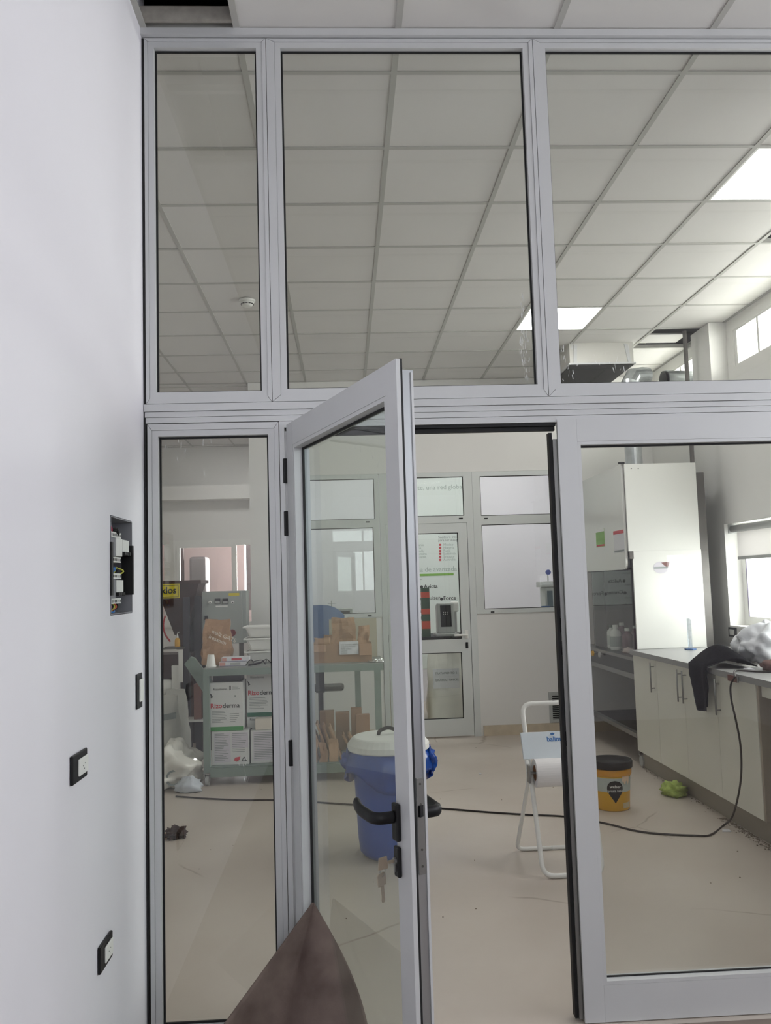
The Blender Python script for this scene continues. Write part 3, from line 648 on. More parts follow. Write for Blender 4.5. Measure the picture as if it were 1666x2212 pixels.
tag(mk('desk_phone', MB().box(q-.01, q+.12, 9.40, 9.52, zt+.0005, zt+.03).noise(.006, 30), BLK), 'small black gadget on the desk corner behind the rear door', 'device')
def sack(name, label, cat, c, w_, d_, h, m_, lean=0., seed=0., amp=.02, group=None, pinch=.35, rz=0., n=22):
    """upright filled sack, pinched along its top seam"""
    def fn(u, v):
        a = u*2*PI; t = v
        prof = min(1., (t/.09)**.5 if t < .09 else 1.)*(1 if t < .62 else 1-(t-.62)/.38*.12)
        dep = 1 if t < .5 else 1-(t-.5)/.5*(1-pinch*.3)
        e = .55
        cx = math.copysign(abs(math.cos(a))**e, math.cos(a))*w_/2*prof; cy_ = math.copysign(abs(math.sin(a))**e, math.sin(a))*d_/2*prof*dep
        return (cx, cy_, t*h)
    mb = MB().grid(lambda u, v: fn(u, v), 36, n)
    mb.add([fn(i/36, 1) for i in range(36)], [tuple(range(36))]).add([fn(i/36, 0) for i in range(36)], [tuple(range(35, -1, -1))])
    out = []
    for x, y, z in mb.v:
        k = min(1, z/.1); nn = noise.noise_vector(Vector((x*7+seed, y*7, z*5+seed)))*amp*k+noise.noise_vector(Vector((x*22+seed, y*22, z*9)))*amp*.35*k
        x += nn.x; y += nn.y; z = max(0.001, z+nn.z*.6); y += lean*z
        X = x*math.cos(rz)-y*math.sin(rz); Y = x*math.sin(rz)+y*math.cos(rz); out.append((c[0]+X, c[1]+Y, c[2]+z))
    mb.v = out
    return tag(mk(name, mb, m_, smooth=True), label, cat, group)
q = at(963, 1500, 1, 9.0)
b1 = sack('plastic_sack', 'clear white plastic sack with handwritten sheet behind the lower glass of the rear door', 'sack', (q.x+.01, 9.05, .0), .40, .30, .82, POLY, seed=3)
sh = mk('written_sheet', MB().box(q.x-.14, q.x+.13, 8.865, 8.868, .44, .64), PAPER, b1)
for s, z in (('TRATAMIENTO 2', .585), ('GIRASOL / UNICEL', .515)): text(s, .030, (q.x-.12, 8.863, z), (1, 0, 0), (0, 0, 1), INKL, b1)
q = at(888, 1500, 1, 8.9)
sack('plastic_sack', 'cream plastic sack half hidden beside the door edge behind the rear door glass', 'sack', (q.x-.06, 8.98, .0), .36, .26, .62, CREAM, seed=8)
# laboratory balance and oven in the office left window, instrument in the right window
bn = thing('office_bench', 'white bench behind the left rear window', 'bench', (-.2, 9.6, 0))
mk('bench_top', MB().box(-.75, .10, 9.3, 10.0, 1.10, 1.14), MELA, bn); mk('side', MB().box(-.75, -.72, 9.32, 9.98, 0, 1.0995), MELA, bn); mk('side', MB().box(.07, .10, 9.32, 9.98, 0, 1.0995), MELA, bn)
q = at(740, 1325, 1, 9.4)
ov = thing('small_oven', 'small dark fronted oven seen faintly through the left rear window', 'oven', (q.x+.04, 9.5, 1.14))
mk('case', MB().box(q.x-.05, q.x+.11, 9.42, 9.6, 1.1405, 1.27), LGREY, ov, bevel=.004); mk('door_glass', MB().box(q.x-.025, q.x+.08, 9.412, 9.4195, 1.16, 1.245), DARK, ov)
q = at(716, 1320, 1, 9.4)
bs = thing('burette_stand', 'thin laboratory stand beside the small oven behind the left rear window', 'stand', (q.x, 9.5, 1.14))
mk('foot', MB().box(q.x-.05, q.x+.05, 9.45, 9.53, 1.1405, 1.15), STEEL, bs); mk('rod', MB().cyl((q.x, 9.49, 1.1502), (q.x, 9.49, 1.36), .004, 8), STEEL, bs); mk('arm', MB().cyl((q.x-.04, 9.48, 1.33), (q.x+.05, 9.48, 1.33), .003, 6), STEEL, bs)
q = at(1188, 1285, 1, 9.2)
it = thing('lab_instrument', 'grey laboratory instrument with a blue knob behind the right rear window', 'instrument', (q.x+.1, 9.3, 1.14))
mk('case', MB().box(q.x-.05, q.x+.25, 9.2, 9.45, 1.15, 1.44), LGREY, it, bevel=.006)
mk('cap', MB().box(q.x-.10, q.x+.1, 9.18, 9.40, 1.441, 1.50), LGREY, it, bevel=.006)
mk('window', MB().box(q.x-.03, q.x+.03, 9.192, 9.1995, 1.20, 1.40).box(q.x+.07, q.x+.12, 9.192, 9.1995, 1.22, 1.40), mat('tinted_window', rgb(92, 104, 112), .3), it)
mk('beaker', MB().lathe([(.045, 0), (.045, .10), (.04, .10), (.04, .01)], (q.x-.07, 9.13, 1.1405), 16), CHAIRB, it)
mk('knob', MB().cyl((q.x-.01, 9.20, 1.60), (q.x-.01, 9.175, 1.60), .028, 16), mat('blue_knob', rgb(60, 80, 160), .4), it); mk('stem', MB().cyl((q.x-.01, 9.21, 1.501), (q.x-.01, 9.21, 1.6), .008, 8), LGREY, it)
b2 = thing('office_bench', 'white bench behind the right rear window', 'bench', (2.2, 9.6, 0))
mk('bench_top', MB().box(2.0, 3.1, 9.05, 9.9, 1.10, 1.14), MELA, b2); mk('side', MB().box(2.03, 2.06, 9.1, 9.85, 0, 1.0995), MELA, b2); mk('side', MB().box(3.07, 3.1, 9.1, 9.85, 0, 1.0995), MELA, b2)

# ================================================================ FAR LEFT: store windows
t = thing('window_7', 'white framed sliding window in the far left wall', 'window', (-2.1, 12.45, 1.0), kind='structure')
mk('frame', holed(1, 12.42, 12.5, -3.2, -1.0, 1.0, 2.235, [(-3.1, -2.58, 1.05, 2.18), (-2.36, -1.62, 1.05, 2.15), (-1.55, -1.03, 1.05, 2.15)]), WHITE, t)
mk('sash_frame', ringbox(MB(), -2.40, -1.56, 1.04, 2.17, .045, 12.40, 12.4195), WHITE, t)
for a, b in ((-3.1, -2.58), (-2.36, -1.62), (-1.55, -1.03)): mk('pane', MB().box(a, b, 12.455, 12.461, 1.05, 2.15), GLASSR, t)
tag(mk('store_post', MB().box(-2.50, -2.42, 13.0, 13.1, 0, 3.3), RUST), 'brown steel post behind the far left window', 'post')
tag(mk('store_cabinet', MB().box(-2.33, -2.08, 13.0, 13.4, 0, 2.02), mat('dull_mauve_metal', rgb(120, 112, 114), .5), bevel=.04), 'dull grey cabinet behind the far left window', 'cabinet')
tag(mk('hanging_sheet', MB().grid(lambda u, v: (-1.50+u*.22, 13.2+.03*math.sin(u*9), 4.29-v*3.1), 14, 6, .004), mat('mauve_sheet', rgb(150, 138, 140), .7), smooth=True), 'mauve sheet hanging behind the far left window', 'sheet')
tag(mk('hanging_hose', MB().tube([(-1.16, 13.1, 4.29), (-1.16, 13.1, 3.0), (-1.18, 13.1, 2.2), (-1.13, 13.12, 1.7), (-1.15, 13.15, .9), (-1.1, 13.15, 0.03)], .045, 10, smooth=5), mat('mauve_hose', rgb(140, 130, 130), .5), smooth=True), 'thick grey hose hanging behind the far left window', 'hose')

# ================================================================ MACHINE CORNER (left pane)
YM = 8.2
hp = thing('seed_hopper', 'dark brown steel hopper on its machine stand at far left', 'hopper', (*at(380, 1400, 1, YM).xy, 0))
hx = at(380, 1300, 1, YM).x; zr = at(380, 1255, 1, YM).z; zo = at(380, 1374, 1, YM).z; cyy = YM+.26
def pyr(z0, z1, r0, r1):
    return MB().add([(hx-r0, cyy-r0, z0), (hx+r0, cyy-r0, z0), (hx+r0, cyy+r0, z0), (hx-r0, cyy+r0, z0), (hx-r1, cyy-r1, z1), (hx+r1, cyy-r1, z1), (hx+r1, cyy+r1, z1), (hx-r1, cyy+r1, z1)], [(0, 3, 2, 1), (4, 5, 6, 7), (0, 1, 5, 4), (1, 2, 6, 5), (2, 3, 7, 6), (3, 0, 4, 7)])
mk('hopper_body', pyr(zo, zr, .055, .215), RUST, hp)
mk('rim', MB().box(hx-.23, hx+.23, cyy-.23, cyy-.216, zr-.03, zr+.004).box(hx-.23, hx+.23, cyy+.216, cyy+.23, zr-.03, zr+.004).box(hx-.23, hx-.216, cyy-.2159, cyy+.2159, zr-.03, zr+.004).box(hx+.216, hx+.23, cyy-.2159, cyy+.2159, zr-.03, zr+.004), RUST, hp)
mk('outlet', MB().cyl((hx, cyy, zo-.001), (hx, cyy, zo-.14), .05, 14), RUST, hp)
sg = at(343, 1262, 1, YM-.02); 
ys = tag(mk('sign', MB().box(sg.x-.03, sg.x+.195, YM-.03, YM-.024, sg.z-.135, sg.z+.0), YSIGN, hp), 'yellow sign with dark letters')
text('iklos', .088, (sg.x+.004, YM-.032, sg.z-.09), (1, 0, 0), (0, 0, 1), INK, hp, name='sign_lettering', bold=.002)
mk('sign_border', ringbox(MB(), sg.x+.0, sg.x+.185, sg.z-.125, sg.z-.012, .004, YM-.032, YM-.0305), INK, hp)
for a, b in ((-.30, -.02), (.17, -.05)): 
    for dy in (0, .45): mk('leg', MB().box(hx+a, hx+a+.06, YM+b+dy+.06, YM+b+dy+.12, 0, zr-.15), DARK, hp)
mk('machine_body', MB().box(hx-.235, hx+.10, YM+.11, YM+.45, .30, zo-.18), RUST, hp)
mk('ledge', MB().box(hx-.10, hx+.09, YM-.10, YM+.105, zo-.115, zo-.10), STEELD, hp)
mk('white_column', pxbox(371, 388, 1438, 1535, YM-.10, .06), WHITE, hp)
mk('dark_column', pxbox(396, 409, 1290, 1585, YM-.06, .07), mat('navy_steel', rgb(50, 46, 56), .5), hp)
tag(mk('red_hose', MB().tube([at(357, 1330, 1, YM-.04), at(353, 1350, 1, YM-.04), at(357, 1370, 1, YM-.04), at(368, 1386, 1, YM-.04)], .008, 8, smooth=5), RED, hp, smooth=True), 'red hose')
mk('vessel', MB().lathe([(.10, 0), (.13, .03), (.13, .12), (.09, .14)], (hx-.14, YM-.03, at(350, 1500, 1, YM).z), 20), WHITE, hp, smooth=True)
mk('tag_chain', MB().box(*(lambda q: (q.x-.02, q.x+.02, YM-.12, YM-.115, q.z-.27, q.z+.03))(at(391, 1410, 1, YM-.1))), WHITE, hp)
q = at(383, 1393, 1, YM-.06)
sb = thing('squeeze_bottle', 'yellow squeeze bottle on the hopper machine ledge', 'bottle', (q.x, YM-.05, zo-.0995))
mk('bottle_body', MB().lathe([(.024, 0), (.026, .01), (.026, .06), (.02, .075), (.012, .085)], (0, 0, 0), 14), mat('yellow_liquid', rgb(222, 170, 70), .4), sb, local=True, smooth=True)
mk('nozzle', MB().lathe([(.012, .0855), (.010, .10), (.004, .12)], (0, 0, 0), 10).tube([(0, 0, .12), (.004, 0, .135), (.02, 0, .14)], .003, 6), WHITE, sb, local=True)
dm = tag(mk('dark_machine_cover', MB().grid(lambda u, v: (-1.62+.24*u, 8.80+.03*math.sin(u*12), .004+1.45*v), 14, 10, .02), DARK), 'dark sheet standing behind, between the hopper and the grey control cabinet', 'cover')
# grey control cabinet
YC = 8.3
cc = thing('control_cabinet', 'light grey electrical control cabinet with meters and a red rotary switch', 'control cabinet', (*at(484, 1390, 1, YC).xy, 0))
a0 = at(436, 1333, 1, YC); a1 = at(523, 1333, 1, YC); zc0 = at(480, 1391, 1, YC).z; zc1 = at(480, 1277, 1, YC).z
mk('case', MB().box(a0.x, a1.x+.04, YC+.02, YC+.25, zc0, zc1), CABG, cc, bevel=.004)
mk('door', MB().box(a0.x+.003, a1.x, YC, YC+.0195, zc0+.003, zc1-.003), CABG, cc, bevel=.003)
for x, X, y, Y in ((464, 476, 1293, 1305), (481, 493, 1293, 1305)):
    mm = mk('meter', pxbox(x, X, y, Y, YC-.010, .0095), DARK, cc); mk('meter_face', pxbox(x+1, X-1, y+6, Y-1, YC-.012, .0018), LGREY, mm)
for x in (454, 503):
    mm = mk('knob', MB().cyl(at(x, 1301, 1, YC), at(x, 1301, 1, YC)+Vector((0, -.02, 0)), .014, 12), WHITE, cc); mk('knob_pointer', MB().cyl(at(x, 1302, 1, YC-.021), at(x, 1302, 1, YC-.021)+Vector((0, -.006, 0)), .006, 8), BLK, mm)
mk('latch', pxbox(442, 449, 1330, 1339, YC-.012, .0115), BLK, cc, bevel=.002)
q = at(502, 1367, 1, YC); mk('rotary_switch', MB().cyl((q.x, YC-.0005, q.z), (q.x, YC-.02, q.z), .034, 20).box(q.x-.006, q.x+.006, YC-.035, YC-.0205, q.z-.022, q.z+.022), mat('dark_red', rgb(120, 40, 44), .5), cc)
mk('warning_label', pxbox(494, 517, 1281, 1287, YC-.0015, .001), YSIGN, cc); mk('name_plate', pxbox(466, 492, 1308, 1311, YC-.0015, .001), WHITE, cc)
mk('stand', MB().box(a0.x+.03, a0.x+.07, YC+.06, YC+.12, 0, zc0).box(a1.x-.04, a1.x, YC+.06, YC+.12, 0, zc0), STEELD, cc)
# low pallet shelf with cartons behind the bench leg
ps = thing('low_rack', 'low white rack between the sacks and the green workbench', 'rack', (*at(425, 1600, 1, 8.0).xy, 0))
q0 = at(403, 1552, 1, 8.0); q1 = at(447, 1552, 1, 8.0)
mk('shelf', MB().box(q0.x+.01, q1.x+.15, 7.90, 8.1, q0.z-.02, q0.z), WHITE, ps)
mk('side', MB().box(q0.x+.01, q0.x+.04, 7.92, 8.08, .0, q0.z-.0202), DARK, ps); mk('side', MB().box(q1.x+.12, q1.x+.15, 7.92, 8.08, 0, q0.z-.0202), DARK, ps)
for i, (x, X, y) in enumerate(((406, 425, 1482), (427, 452, 1494))):
    a = at(x, y, 1, 7.8); b = at(X, y, 1, 7.8)
    tag(mk('brown_carton', MB().box(a.x+.03, b.x+.02, 7.91+.02*i, 8.06, q0.z+.0005, a.z), mat('reddish_carton', rgb(138, 98, 84), .8), bevel=.004), ('taller reddish brown carton on the low white rack', 'shorter reddish brown carton on the low white rack')[i], 'carton')
# white sacks
qa = at(378, 1600, 1, 7.7)
sack('woven_sack', 'white woven sack standing behind, nearer the workbench leg', 'sack', (at(383, 1600, 1, 7.74).x, 7.74, 0), .20, .22, .66, SACK, seed=1, amp=.03)
sk = sack('woven_sack', 'large white woven sack with grey printed band next to the partition frame', 'sack', (at(345, 1600, 1, 7.42).x, 7.42, 0), .34, .30, .64, SACK, seed=5, amp=.02)
mk('printed_band', MB().grid(lambda u, v: (sk.location.x-.165+.33*u, 7.42-.148-.008*math.sin(u*PI), .42+.05*v+.05*u), 12, 2).noise(.004, 20), INKL, sk)
def crump(name, label, cat, fn, nu, nv, m_, amp, sc_, seed=0., thick=.003, group=None):
    mb = MB().grid(fn, nu, nv, thick); mb.noise(amp, sc_, seed); mz = min(v[2] for v in mb.v)
    return tag(mk(name, mb, m_, smooth=True), label, cat, group)
qb = at(385, 1700, 2, 0)
def lump(c, rx, ry, rz_, amp, sc_, seed, n=26, flat=True):
    mb = MB(); nu, nv = n, n//2
    def fn(u, v):
        a = u*2*PI; p = v*PI; x = math.cos(a)*math.sin(p); y = math.sin(a)*math.sin(p); z = math.cos(p)
        d = 1+noise.noise(Vector((x, y, z))*sc_+Vector((seed, 0, seed)))*amp+noise.noise(Vector((x, y, z))*sc_*2.5+Vector((seed, 2, 0)))*amp*.5
        z2 = z*d*rz_; z2 = max(z2, -rz_*.55) if flat else z2
        return (c[0]+x*d*rx, c[1]+y*d*ry, c[2]+z2+rz_*.55)
    mb.grid(lambda u, v: fn(u, v), nu, nv); return mb
b3 = tag(mk('plastic_bag', lump((at(376, 1700, 1, 6.95).x-.06, 6.98, .003), .27, .24, .20, .40, 2.0, 4., 60).noise(.012, 11), POLY, smooth=True), 'crumpled white plastic bag lying on the floor by the bench wheel', 'bag')
qq = at(372, 1668, 1, 6.8)
text('C', .17, (qq.x-.045, 6.735, qq.z-.10), (1, 0, .15), (-.1, .25, 1), INKL, b3, name='ring_print')
tag(mk('small_bag', lump((at(408, 1690, 1, 6.70).x, 6.70, .002), .10, .07, .065, .45, 2.4, 9., 24), mat('pale_blue_plastic', rgb(200, 206, 214), .3), smooth=True), 'small pale bag in front of the crumpled bag by the bench wheel', 'bag')

# ================================================================ GREEN WORKBENCH
TX0, TX1, TY0, TY1, TZ = -1.13, .29, 6.86, 7.52, .905
wb = thing('workbench', 'grey green steel workbench on wheels with a low shelf', 'workbench', ((TX0+TX1)/2, (TY0+TY1)/2, 0))
mk('bench_top', MB().box(TX0, TX1, TY0, TY1, TZ-.008, TZ), mat('bench_top_metal', rgb(146, 152, 148), .4, noise_amt=.1), wb)
mk('apron', MB().box(TX0, TX1, TY0, TY0+.03, TZ-.06, TZ-.0082).box(TX0, TX0+.03, TY0+.03, TY1, TZ-.06, TZ-.0082).box(TX1-.03, TX1, TY0+.03, TY1, TZ-.06, TZ-.0082), GREENM, wb)
LX = at(447, 1600, 1, TY0+.02).x
for x, y in ((LX, TY0+.005), (TX1-.05, TY0+.005), (LX, TY1-.055), (TX1-.20, TY1-.055)):
    mk('leg', MB().box(x-.025, x+.025, y, y+.05, .10, TZ-.0605), GREENM, wb)
mk('low_shelf', MB().box(LX+.026, TX1-.076, TY0+.01, TY1-.01, .135, .143), GREENM, wb)
mk('shelf_rail', MB().box(LX+.026, TX1-.076, TY0+.003, TY0+.028, .065, .134), GREENM, wb)
mk('side_arm', MB().prism([(at(398, 1432, 1, TY0+.2).x, .93), (at(412, 1422, 1, TY0+.2).x, .985), (at(420, 1426, 1, TY0+.2).x, .975), (LX+.01, .80), (LX+.01, .60)], 1, TY0+.2, TY0+.24), GREENM, wb)
for x, y in ((LX, TY0+.03), (TX1-.05, TY0+.03), (LX, TY1-.03), (TX1-.20, TY1-.03)):
    c_ = mk('caster_fork', MB().box(x-.03, x+.03, y-.03, y+.03, .092, .099).box(x-.02, x-.016, y-.02, y+.02, .03, .0915).box(x+.016, x+.02, y-.02, y+.02, .03, .0915), STEEL, wb)
    mk('wheel', MB().cyl((x-.013, y, .040), (x+.013, y, .040), .0395, 18), LGREY, c_)
# on the bench
def paperbag(name, label, c, w_, d_, h, seed, group=None, lean=0., m_=KRAFT, rz=0., mouth=.9, text_=None):
    def fn(u, v):
        a = u*4; k = int(a) % 4; f = a-int(a); P = [(-1, -1), (1, -1), (1, 1), (-1, 1), (-1, -1)]
        x = P[k][0]+(P[k+1][0]-P[k][0])*f; y = P[k][1]+(P[k+1][1]-P[k][1])*f
        s = 1-(1-mouth)*v; return (x*w_/2*(1-.06*v), y*d_/2*s, v*h)
    mb = MB().grid(fn, 28, 14, .0015); mb.add([fn(i/28, 0) for i in range(28)], [tuple(range(27, -1, -1))])
    out = []
    for x, y, z in mb.v:
        k = min(1, z/(.25*h)); nn = noise.noise_vector(Vector((x*9+seed, y*9, z*9+seed)))*.022*k+noise.noise_vector(Vector((x*30+seed, y*30, z*22)))*.008*k
        x += nn.x; y += nn.y; z += nn.z*.5*k; y += lean*z; z = max(z, 0.0006)
        out.append((c[0]+x*math.cos(rz)-y*math.sin(rz), c[1]+x*math.sin(rz)+y*math.cos(rz), c[2]+z))
    mb.v = out; return tag(mk(name, mb, m_), label, 'paper bag', group)
q = at(466, 1400, 1, 7.12)
kb = paperbag('paper_bag', 'big brown paper bag with white handwriting on the workbench', (q.x, 7.20, TZ), .23, .12, .37, 2., lean=.06, mouth=.25)
text('maíz GATS', .046, (q.x-.03, 7.10, TZ+.265), (1, 0, -.45), (.45, 0, 1), WINK, kb); text('Iresamm', .044, (q.x-.055, 7.095, TZ+.225), (1, 0, -.45), (.45, 0, 1), WINK, kb)
paperbag('paper_bag', 'small crumpled paper bag left of the big handwritten bag', (at(452, 1420, 1, 7.36).x, 7.38, TZ), .12, .12, .16, 6., mouth=.5)
q = at(456, 1430, 1, 6.95)
cp_ = thing('foam_cup', 'white foam cup upside down on the workbench corner', 'cup', (q.x, 6.95, TZ))
mk('cup_wall', MB().lathe([(.040, 0.0003), (.040, .012), (.037, .013), (.026, .098), (.024, .100)], (0, 0, 0), 24), WHITE, cp_, local=True, smooth=False); mk('lip', MB().lathe([(.0405, .0004), (.0425, .004), (.0425, .012), (.0405, .016)], (0, 0, 0), 24), WHITE, cp_, local=True)
q = at(503, 1430, 1, 7.0)
for i in range(2):
    t = thing('glove_box', ('lower flat white and pink printed box on the workbench', 'upper flat white and red printed box on the workbench')[i], 'box', (q.x+.01*i, 7.0, TZ+.0005+i*.036))
    mk('carton_body', MB().box(-.11+.01*i, .10+.02*i, 0, .10, .0003, .034), PAPER, t, local=True, bevel=.002)
    mk('print', MB().box(-.105+.01*i, -.06, -.0008, -.0002, .004, .030), mat('pink_print', rgb(214, 160, 150), .6), t, local=True); mk('print', MB().box(-.02, .06, -.0008, -.0002, .009, .026), (LGREY, INKR)[i], t, local=True)
    mk('stripe', MB().box(-.105, .10, -.0008, -.0002, .0008, .003), mat('violet_stripe', rgb(90, 84, 150), .6), t, local=True)
tubx = (at(528, 1400, 1, 7.1).x+.22)
for i, (z, hh_) in enumerate(((0, .10), (.086, .12), (.192, .11))):
    t = thing('storage_tub', ('lowest white plastic tub of the stack on the workbench', 'middle white plastic tub of the stack on the workbench', 'top white plastic tub of the stack on the workbench')[i], 'tub', (tubx, 7.28, TZ+.001+z))
    w0, w1_, dd = .17+.006*i, .215+.004*i, .11
    if i: mb = MB().add([(-w0, -dd, .018), (w0, -dd, .018), (w0, dd, .018), (-w0, dd, .018), (-w1_, -dd-.03, hh_), (w1_, -dd-.03, hh_), (w1_, dd+.03, hh_), (-w1_, dd+.03, hh_)], [(0, 3, 2, 1), (4, 5, 6, 7), (0, 1, 5, 4), (1, 2, 6, 5), (2, 3, 7, 6), (3, 0, 4, 7)])
    else: mb = MB().add([(-w0, -dd, .0), (w0, -dd, .0), (w0, dd, .0), (-w0, dd, .0), (-w1_, -dd-.03, hh_), (w1_, -dd-.03, hh_), (w1_, dd+.03, hh_), (-w1_, dd+.03, hh_)], [(0, 3, 2, 1), (4, 5, 6, 7), (0, 1, 5, 4), (1, 2, 6, 5), (2, 3, 7, 6), (3, 0, 4, 7)])
    mk('tub_body', mb, WHITE, t, local=True, bevel=.018); mk('rim', ringbox(MB(), 0, 0, 0, 0, 0, 0, 0) if False else MB().box(-w1_-.012, w1_+.012, -dd-.044, -dd-.026, hh_-.012, hh_+.001).box(-w1_-.012, w1_+.012, dd+.026, dd+.044, hh_-.012, hh_+.001).box(-w1_-.012, -w1_+.004, -dd-.026, dd+.026, hh_-.012, hh_+.001).box(w1_-.004, w1_+.012, -dd-.026, dd+.026, hh_-.012, hh_+.001), WHITE, t, local=True, bevel=.003)
q = at(553, 1434, 1, 6.93)
pl = thing('cable_coil', 'small tangle of black cable with pliers on the workbench', 'cable', (q.x, 6.93, TZ))
rnd = random.Random(5)
mk('cable_loop', MB().tube([(-.09+.03*k+rnd.uniform(-.02, .02), rnd.uniform(-.03, .04), .005+abs(math.sin(k*1.3))*.045) for k in range(9)], .0035, 6, smooth=4), BLK, pl, local=True, smooth=True)
mk('pliers', MB().cone((-.06, 0, .008), (.03, .0, .022), .006, .008, 8).cone((.03, 0, .022), (.085, .0, .055), .007, .002, 8).cone((-.06, .02, .008), (.03, .0, .024), .006, .008, 8), BLK, pl, local=True)
# right end of the bench: carton tray with kraft bags
qa = at(668, 1400, 1, 7.05); qb = at(803, 1400, 1, 7.05); th_ = .145
ct = thing('carton_tray', 'open brown carton with a white text label on the right end of the workbench', 'carton', ((qa.x+qb.x)/2, 7.15, TZ))
mk('carton_body', MB().box(qa.x, qb.x, 7.0, 7.004, TZ+.0005, TZ+th_).box(qa.x, qb.x, 7.33, 7.334, TZ+.0005, TZ+th_).box(qa.x, qa.x+.004, 7.0042, 7.3298, TZ+.0005, TZ+th_).box(qb.x-.004, qb.x, 7.0042, 7.3298, TZ+.0005, TZ+th_).box(qa.x+.004, qb.x-.004, 7.0042, 7.3298, TZ+.0005, TZ+.005), CARTON, ct)
mk('flap', MB().prism([(7.0, TZ+th_+.0005), (6.93, TZ+th_-.05), (6.932, TZ+th_-.054), (7.003, TZ+th_-.003)], 0, qa.x+.02, qa.x+.14), CARTON, ct)
mk('flap', MB().prism([(7.0, TZ+th_+.0005), (6.95, TZ+th_-.09), (6.952, TZ+th_-.092), (7.003, TZ+th_-.003)], 0, qb.x-.10, qb.x), CARTON, ct)
lb = at(733, 1386, 1, 6.99); lb2 = at(775, 1413, 1, 6.99)
mk('paper_label', MB().box(lb.x, lb2.x, 6.988, 6.9895, lb2.z, lb.z), PAPER, ct)
for i in range(5): text(('lote muestra semilla', 'tratamiento maíz', 'fecha y peso', 'control', 'archivo')[i], .017, (lb.x+.012, 6.987, lb.z-.03-i*.017), (1, 0, 0), (0, 0, 1), INKL, ct)
for i, (x, y, wd_, hh_, ln) in enumerate(((697, 1395, .13, .19, -.1), (743, 1395, .19, .345, .05), (787, 1395, .09, .27, .08), (713, 1395, .11, .20, .08))):
    q = at(x, y, 1, 7.2)
    paperbag('paper_bag', ('paper bag flopping over the left of the open carton', 'tallest paper bag standing in the open carton', 'paper bag bent open at the right end of the open carton', 'short paper bag in the middle of the open carton')[i], (q.x, (7.12, 7.17, 7.2, 7.27)[i], TZ+.006), wd_, .08, hh_, 11.+i*3, lean=ln, mouth=.45)
tag(mk('backing_board', MB().prism([(7.42, TZ+.001), (7.435, TZ+.001), (7.485, TZ+.33), (7.47, TZ+.33)], 0, at(712, 1400, 1, 7.45).x, at(815, 1400, 1, 7.45).x), mat('tan_board', rgb(176, 170, 150), .6)), 'tan board leaning at the back of the workbench behind the carton', 'board')
tag(mk('foil_sheet', MB().grid(lambda u, v: (at(793, 1430, 1, 6.95).x+.01+u*.12, 6.88+v*.10, TZ+.008+.02*u*v), 14, 12, .001).noise(.009, 24), mat('crumpled_foil', rgb(200, 200, 200), .15, .8), bevel=0), 'crumpled clear film on the right corner of the workbench', 'film')
# chair behind the bench
q = at(688, 1340, 1, 7.95)
ch = thing('office_chair', 'blue shell office chair standing behind the workbench', 'chair', (q.x, 8.05, 0))
mk('backrest', MB().grid(lambda u, v: (-.24+.48*u, -.12+.10*(2*u-1)**2, .88+.47*v*(1-.22*abs(2*u-1)**3)), 16, 10, .02), CHAIRB, ch, local=True, smooth=True)
mk('seat', MB().box(-.22, .22, -.02, .22, .55, .60), DARK, ch, local=True, bevel=.03)
mk('back_stem', MB().prism([(-.03, .56), (.0, .54), (-.06, .98), (-.095, .98)], 0, -.04, .04), BLK, ch, local=True)
mk('gas_column', MB().cyl((0, .1, .10), (0, .1, .5495), .025, 12), BLK, ch, local=True)
for k in range(5):
    a = k*2*PI/5+.3; f = mk('foot', MB().cone((0, .1, .095), (.26*math.cos(a), .1+.26*math.sin(a), .06), .025, .015, 8), BLK, ch, local=True)
    mk('wheel', MB().cyl((.26*math.cos(a)-.012, .1+.26*math.sin(a), .026), (.26*math.cos(a)+.012, .1+.26*math.sin(a), .026), .025, 12), BLK, f, local=True)
# boxes on the low shelf
SZ = .1435
def carton(name, label, x0, x1, y0, dep, z0, z1, m_, **k):
    t = thing(name, label, 'box', ((x0+x1)/2, y0, z0)); mk('carton_body', MB().box(x0, x1, y0, y0+dep, z0+.0005, z1), m_, t, bevel=.003); return t
def lines(t, x0, x1, y, z0, z1, n, m_, seed=0):
    r_ = random.Random(seed); mb = MB()
    for i in range(n):
        z = z1-(i+.5)*(z1-z0)/n; mb.box(x0, x0+(x1-x0)*r_.uniform(.55, 1), y-.0008, y-.0003, z, z+(z1-z0)/n*.35)
    o = mk('small_print', mb, m_, t); o['kind'] = 'stuff'
xa, xb = at(457, 1610, 1, 6.93).x, at(538, 1610, 1, 6.93).x
c1 = carton('label_carton', 'white carton with lilac text panels and red leaf mark, left on the low shelf', xa, xb, 6.93, .34, SZ, SZ+.262, BOXW)
mk('label_panel', MB().box(xa+.02, xa+.15, 6.9288, 6.9296, SZ+.02, SZ+.25).box(xa+.158, xb-.006, 6.9288, 6.9296, SZ+.13, SZ+.25), BOXL, c1)
lines(c1, xa+.026, xa+.145, 6.9288, SZ+.03, SZ+.245, 17, INKL, 1); lines(c1, xa+.163, xb-.012, 6.9288, SZ+.09, SZ+.245, 11, INKL, 2)
mk('leaf_mark', MB().prism([(xa+.172, SZ+.035), (xa+.185, SZ+.055), (xa+.225, SZ+.062), (xa+.218, SZ+.035), (xa+.195, SZ+.022)], 1, 6.9282, 6.9292), INKR, c1)
mk('triangle_mark', MB().prism([(xb-.062, SZ+.025), (xb-.018, SZ+.025), (xb-.04, SZ+.062)], 1, 6.9286, 6.9292), INK, c1)
mk('triangle_inner', MB().prism([(xb-.053, SZ+.030), (xb-.027, SZ+.030), (xb-.04, SZ+.052)], 1, 6.9280, 6.9285), BOXW, c1)
xc, xd = xb+.012, xb+.33
c2 = carton('label_carton', 'white carton with text panel right of the leaf marked carton on the low shelf', xc, xd, 6.95, .32, SZ, SZ+.255, BOXW)
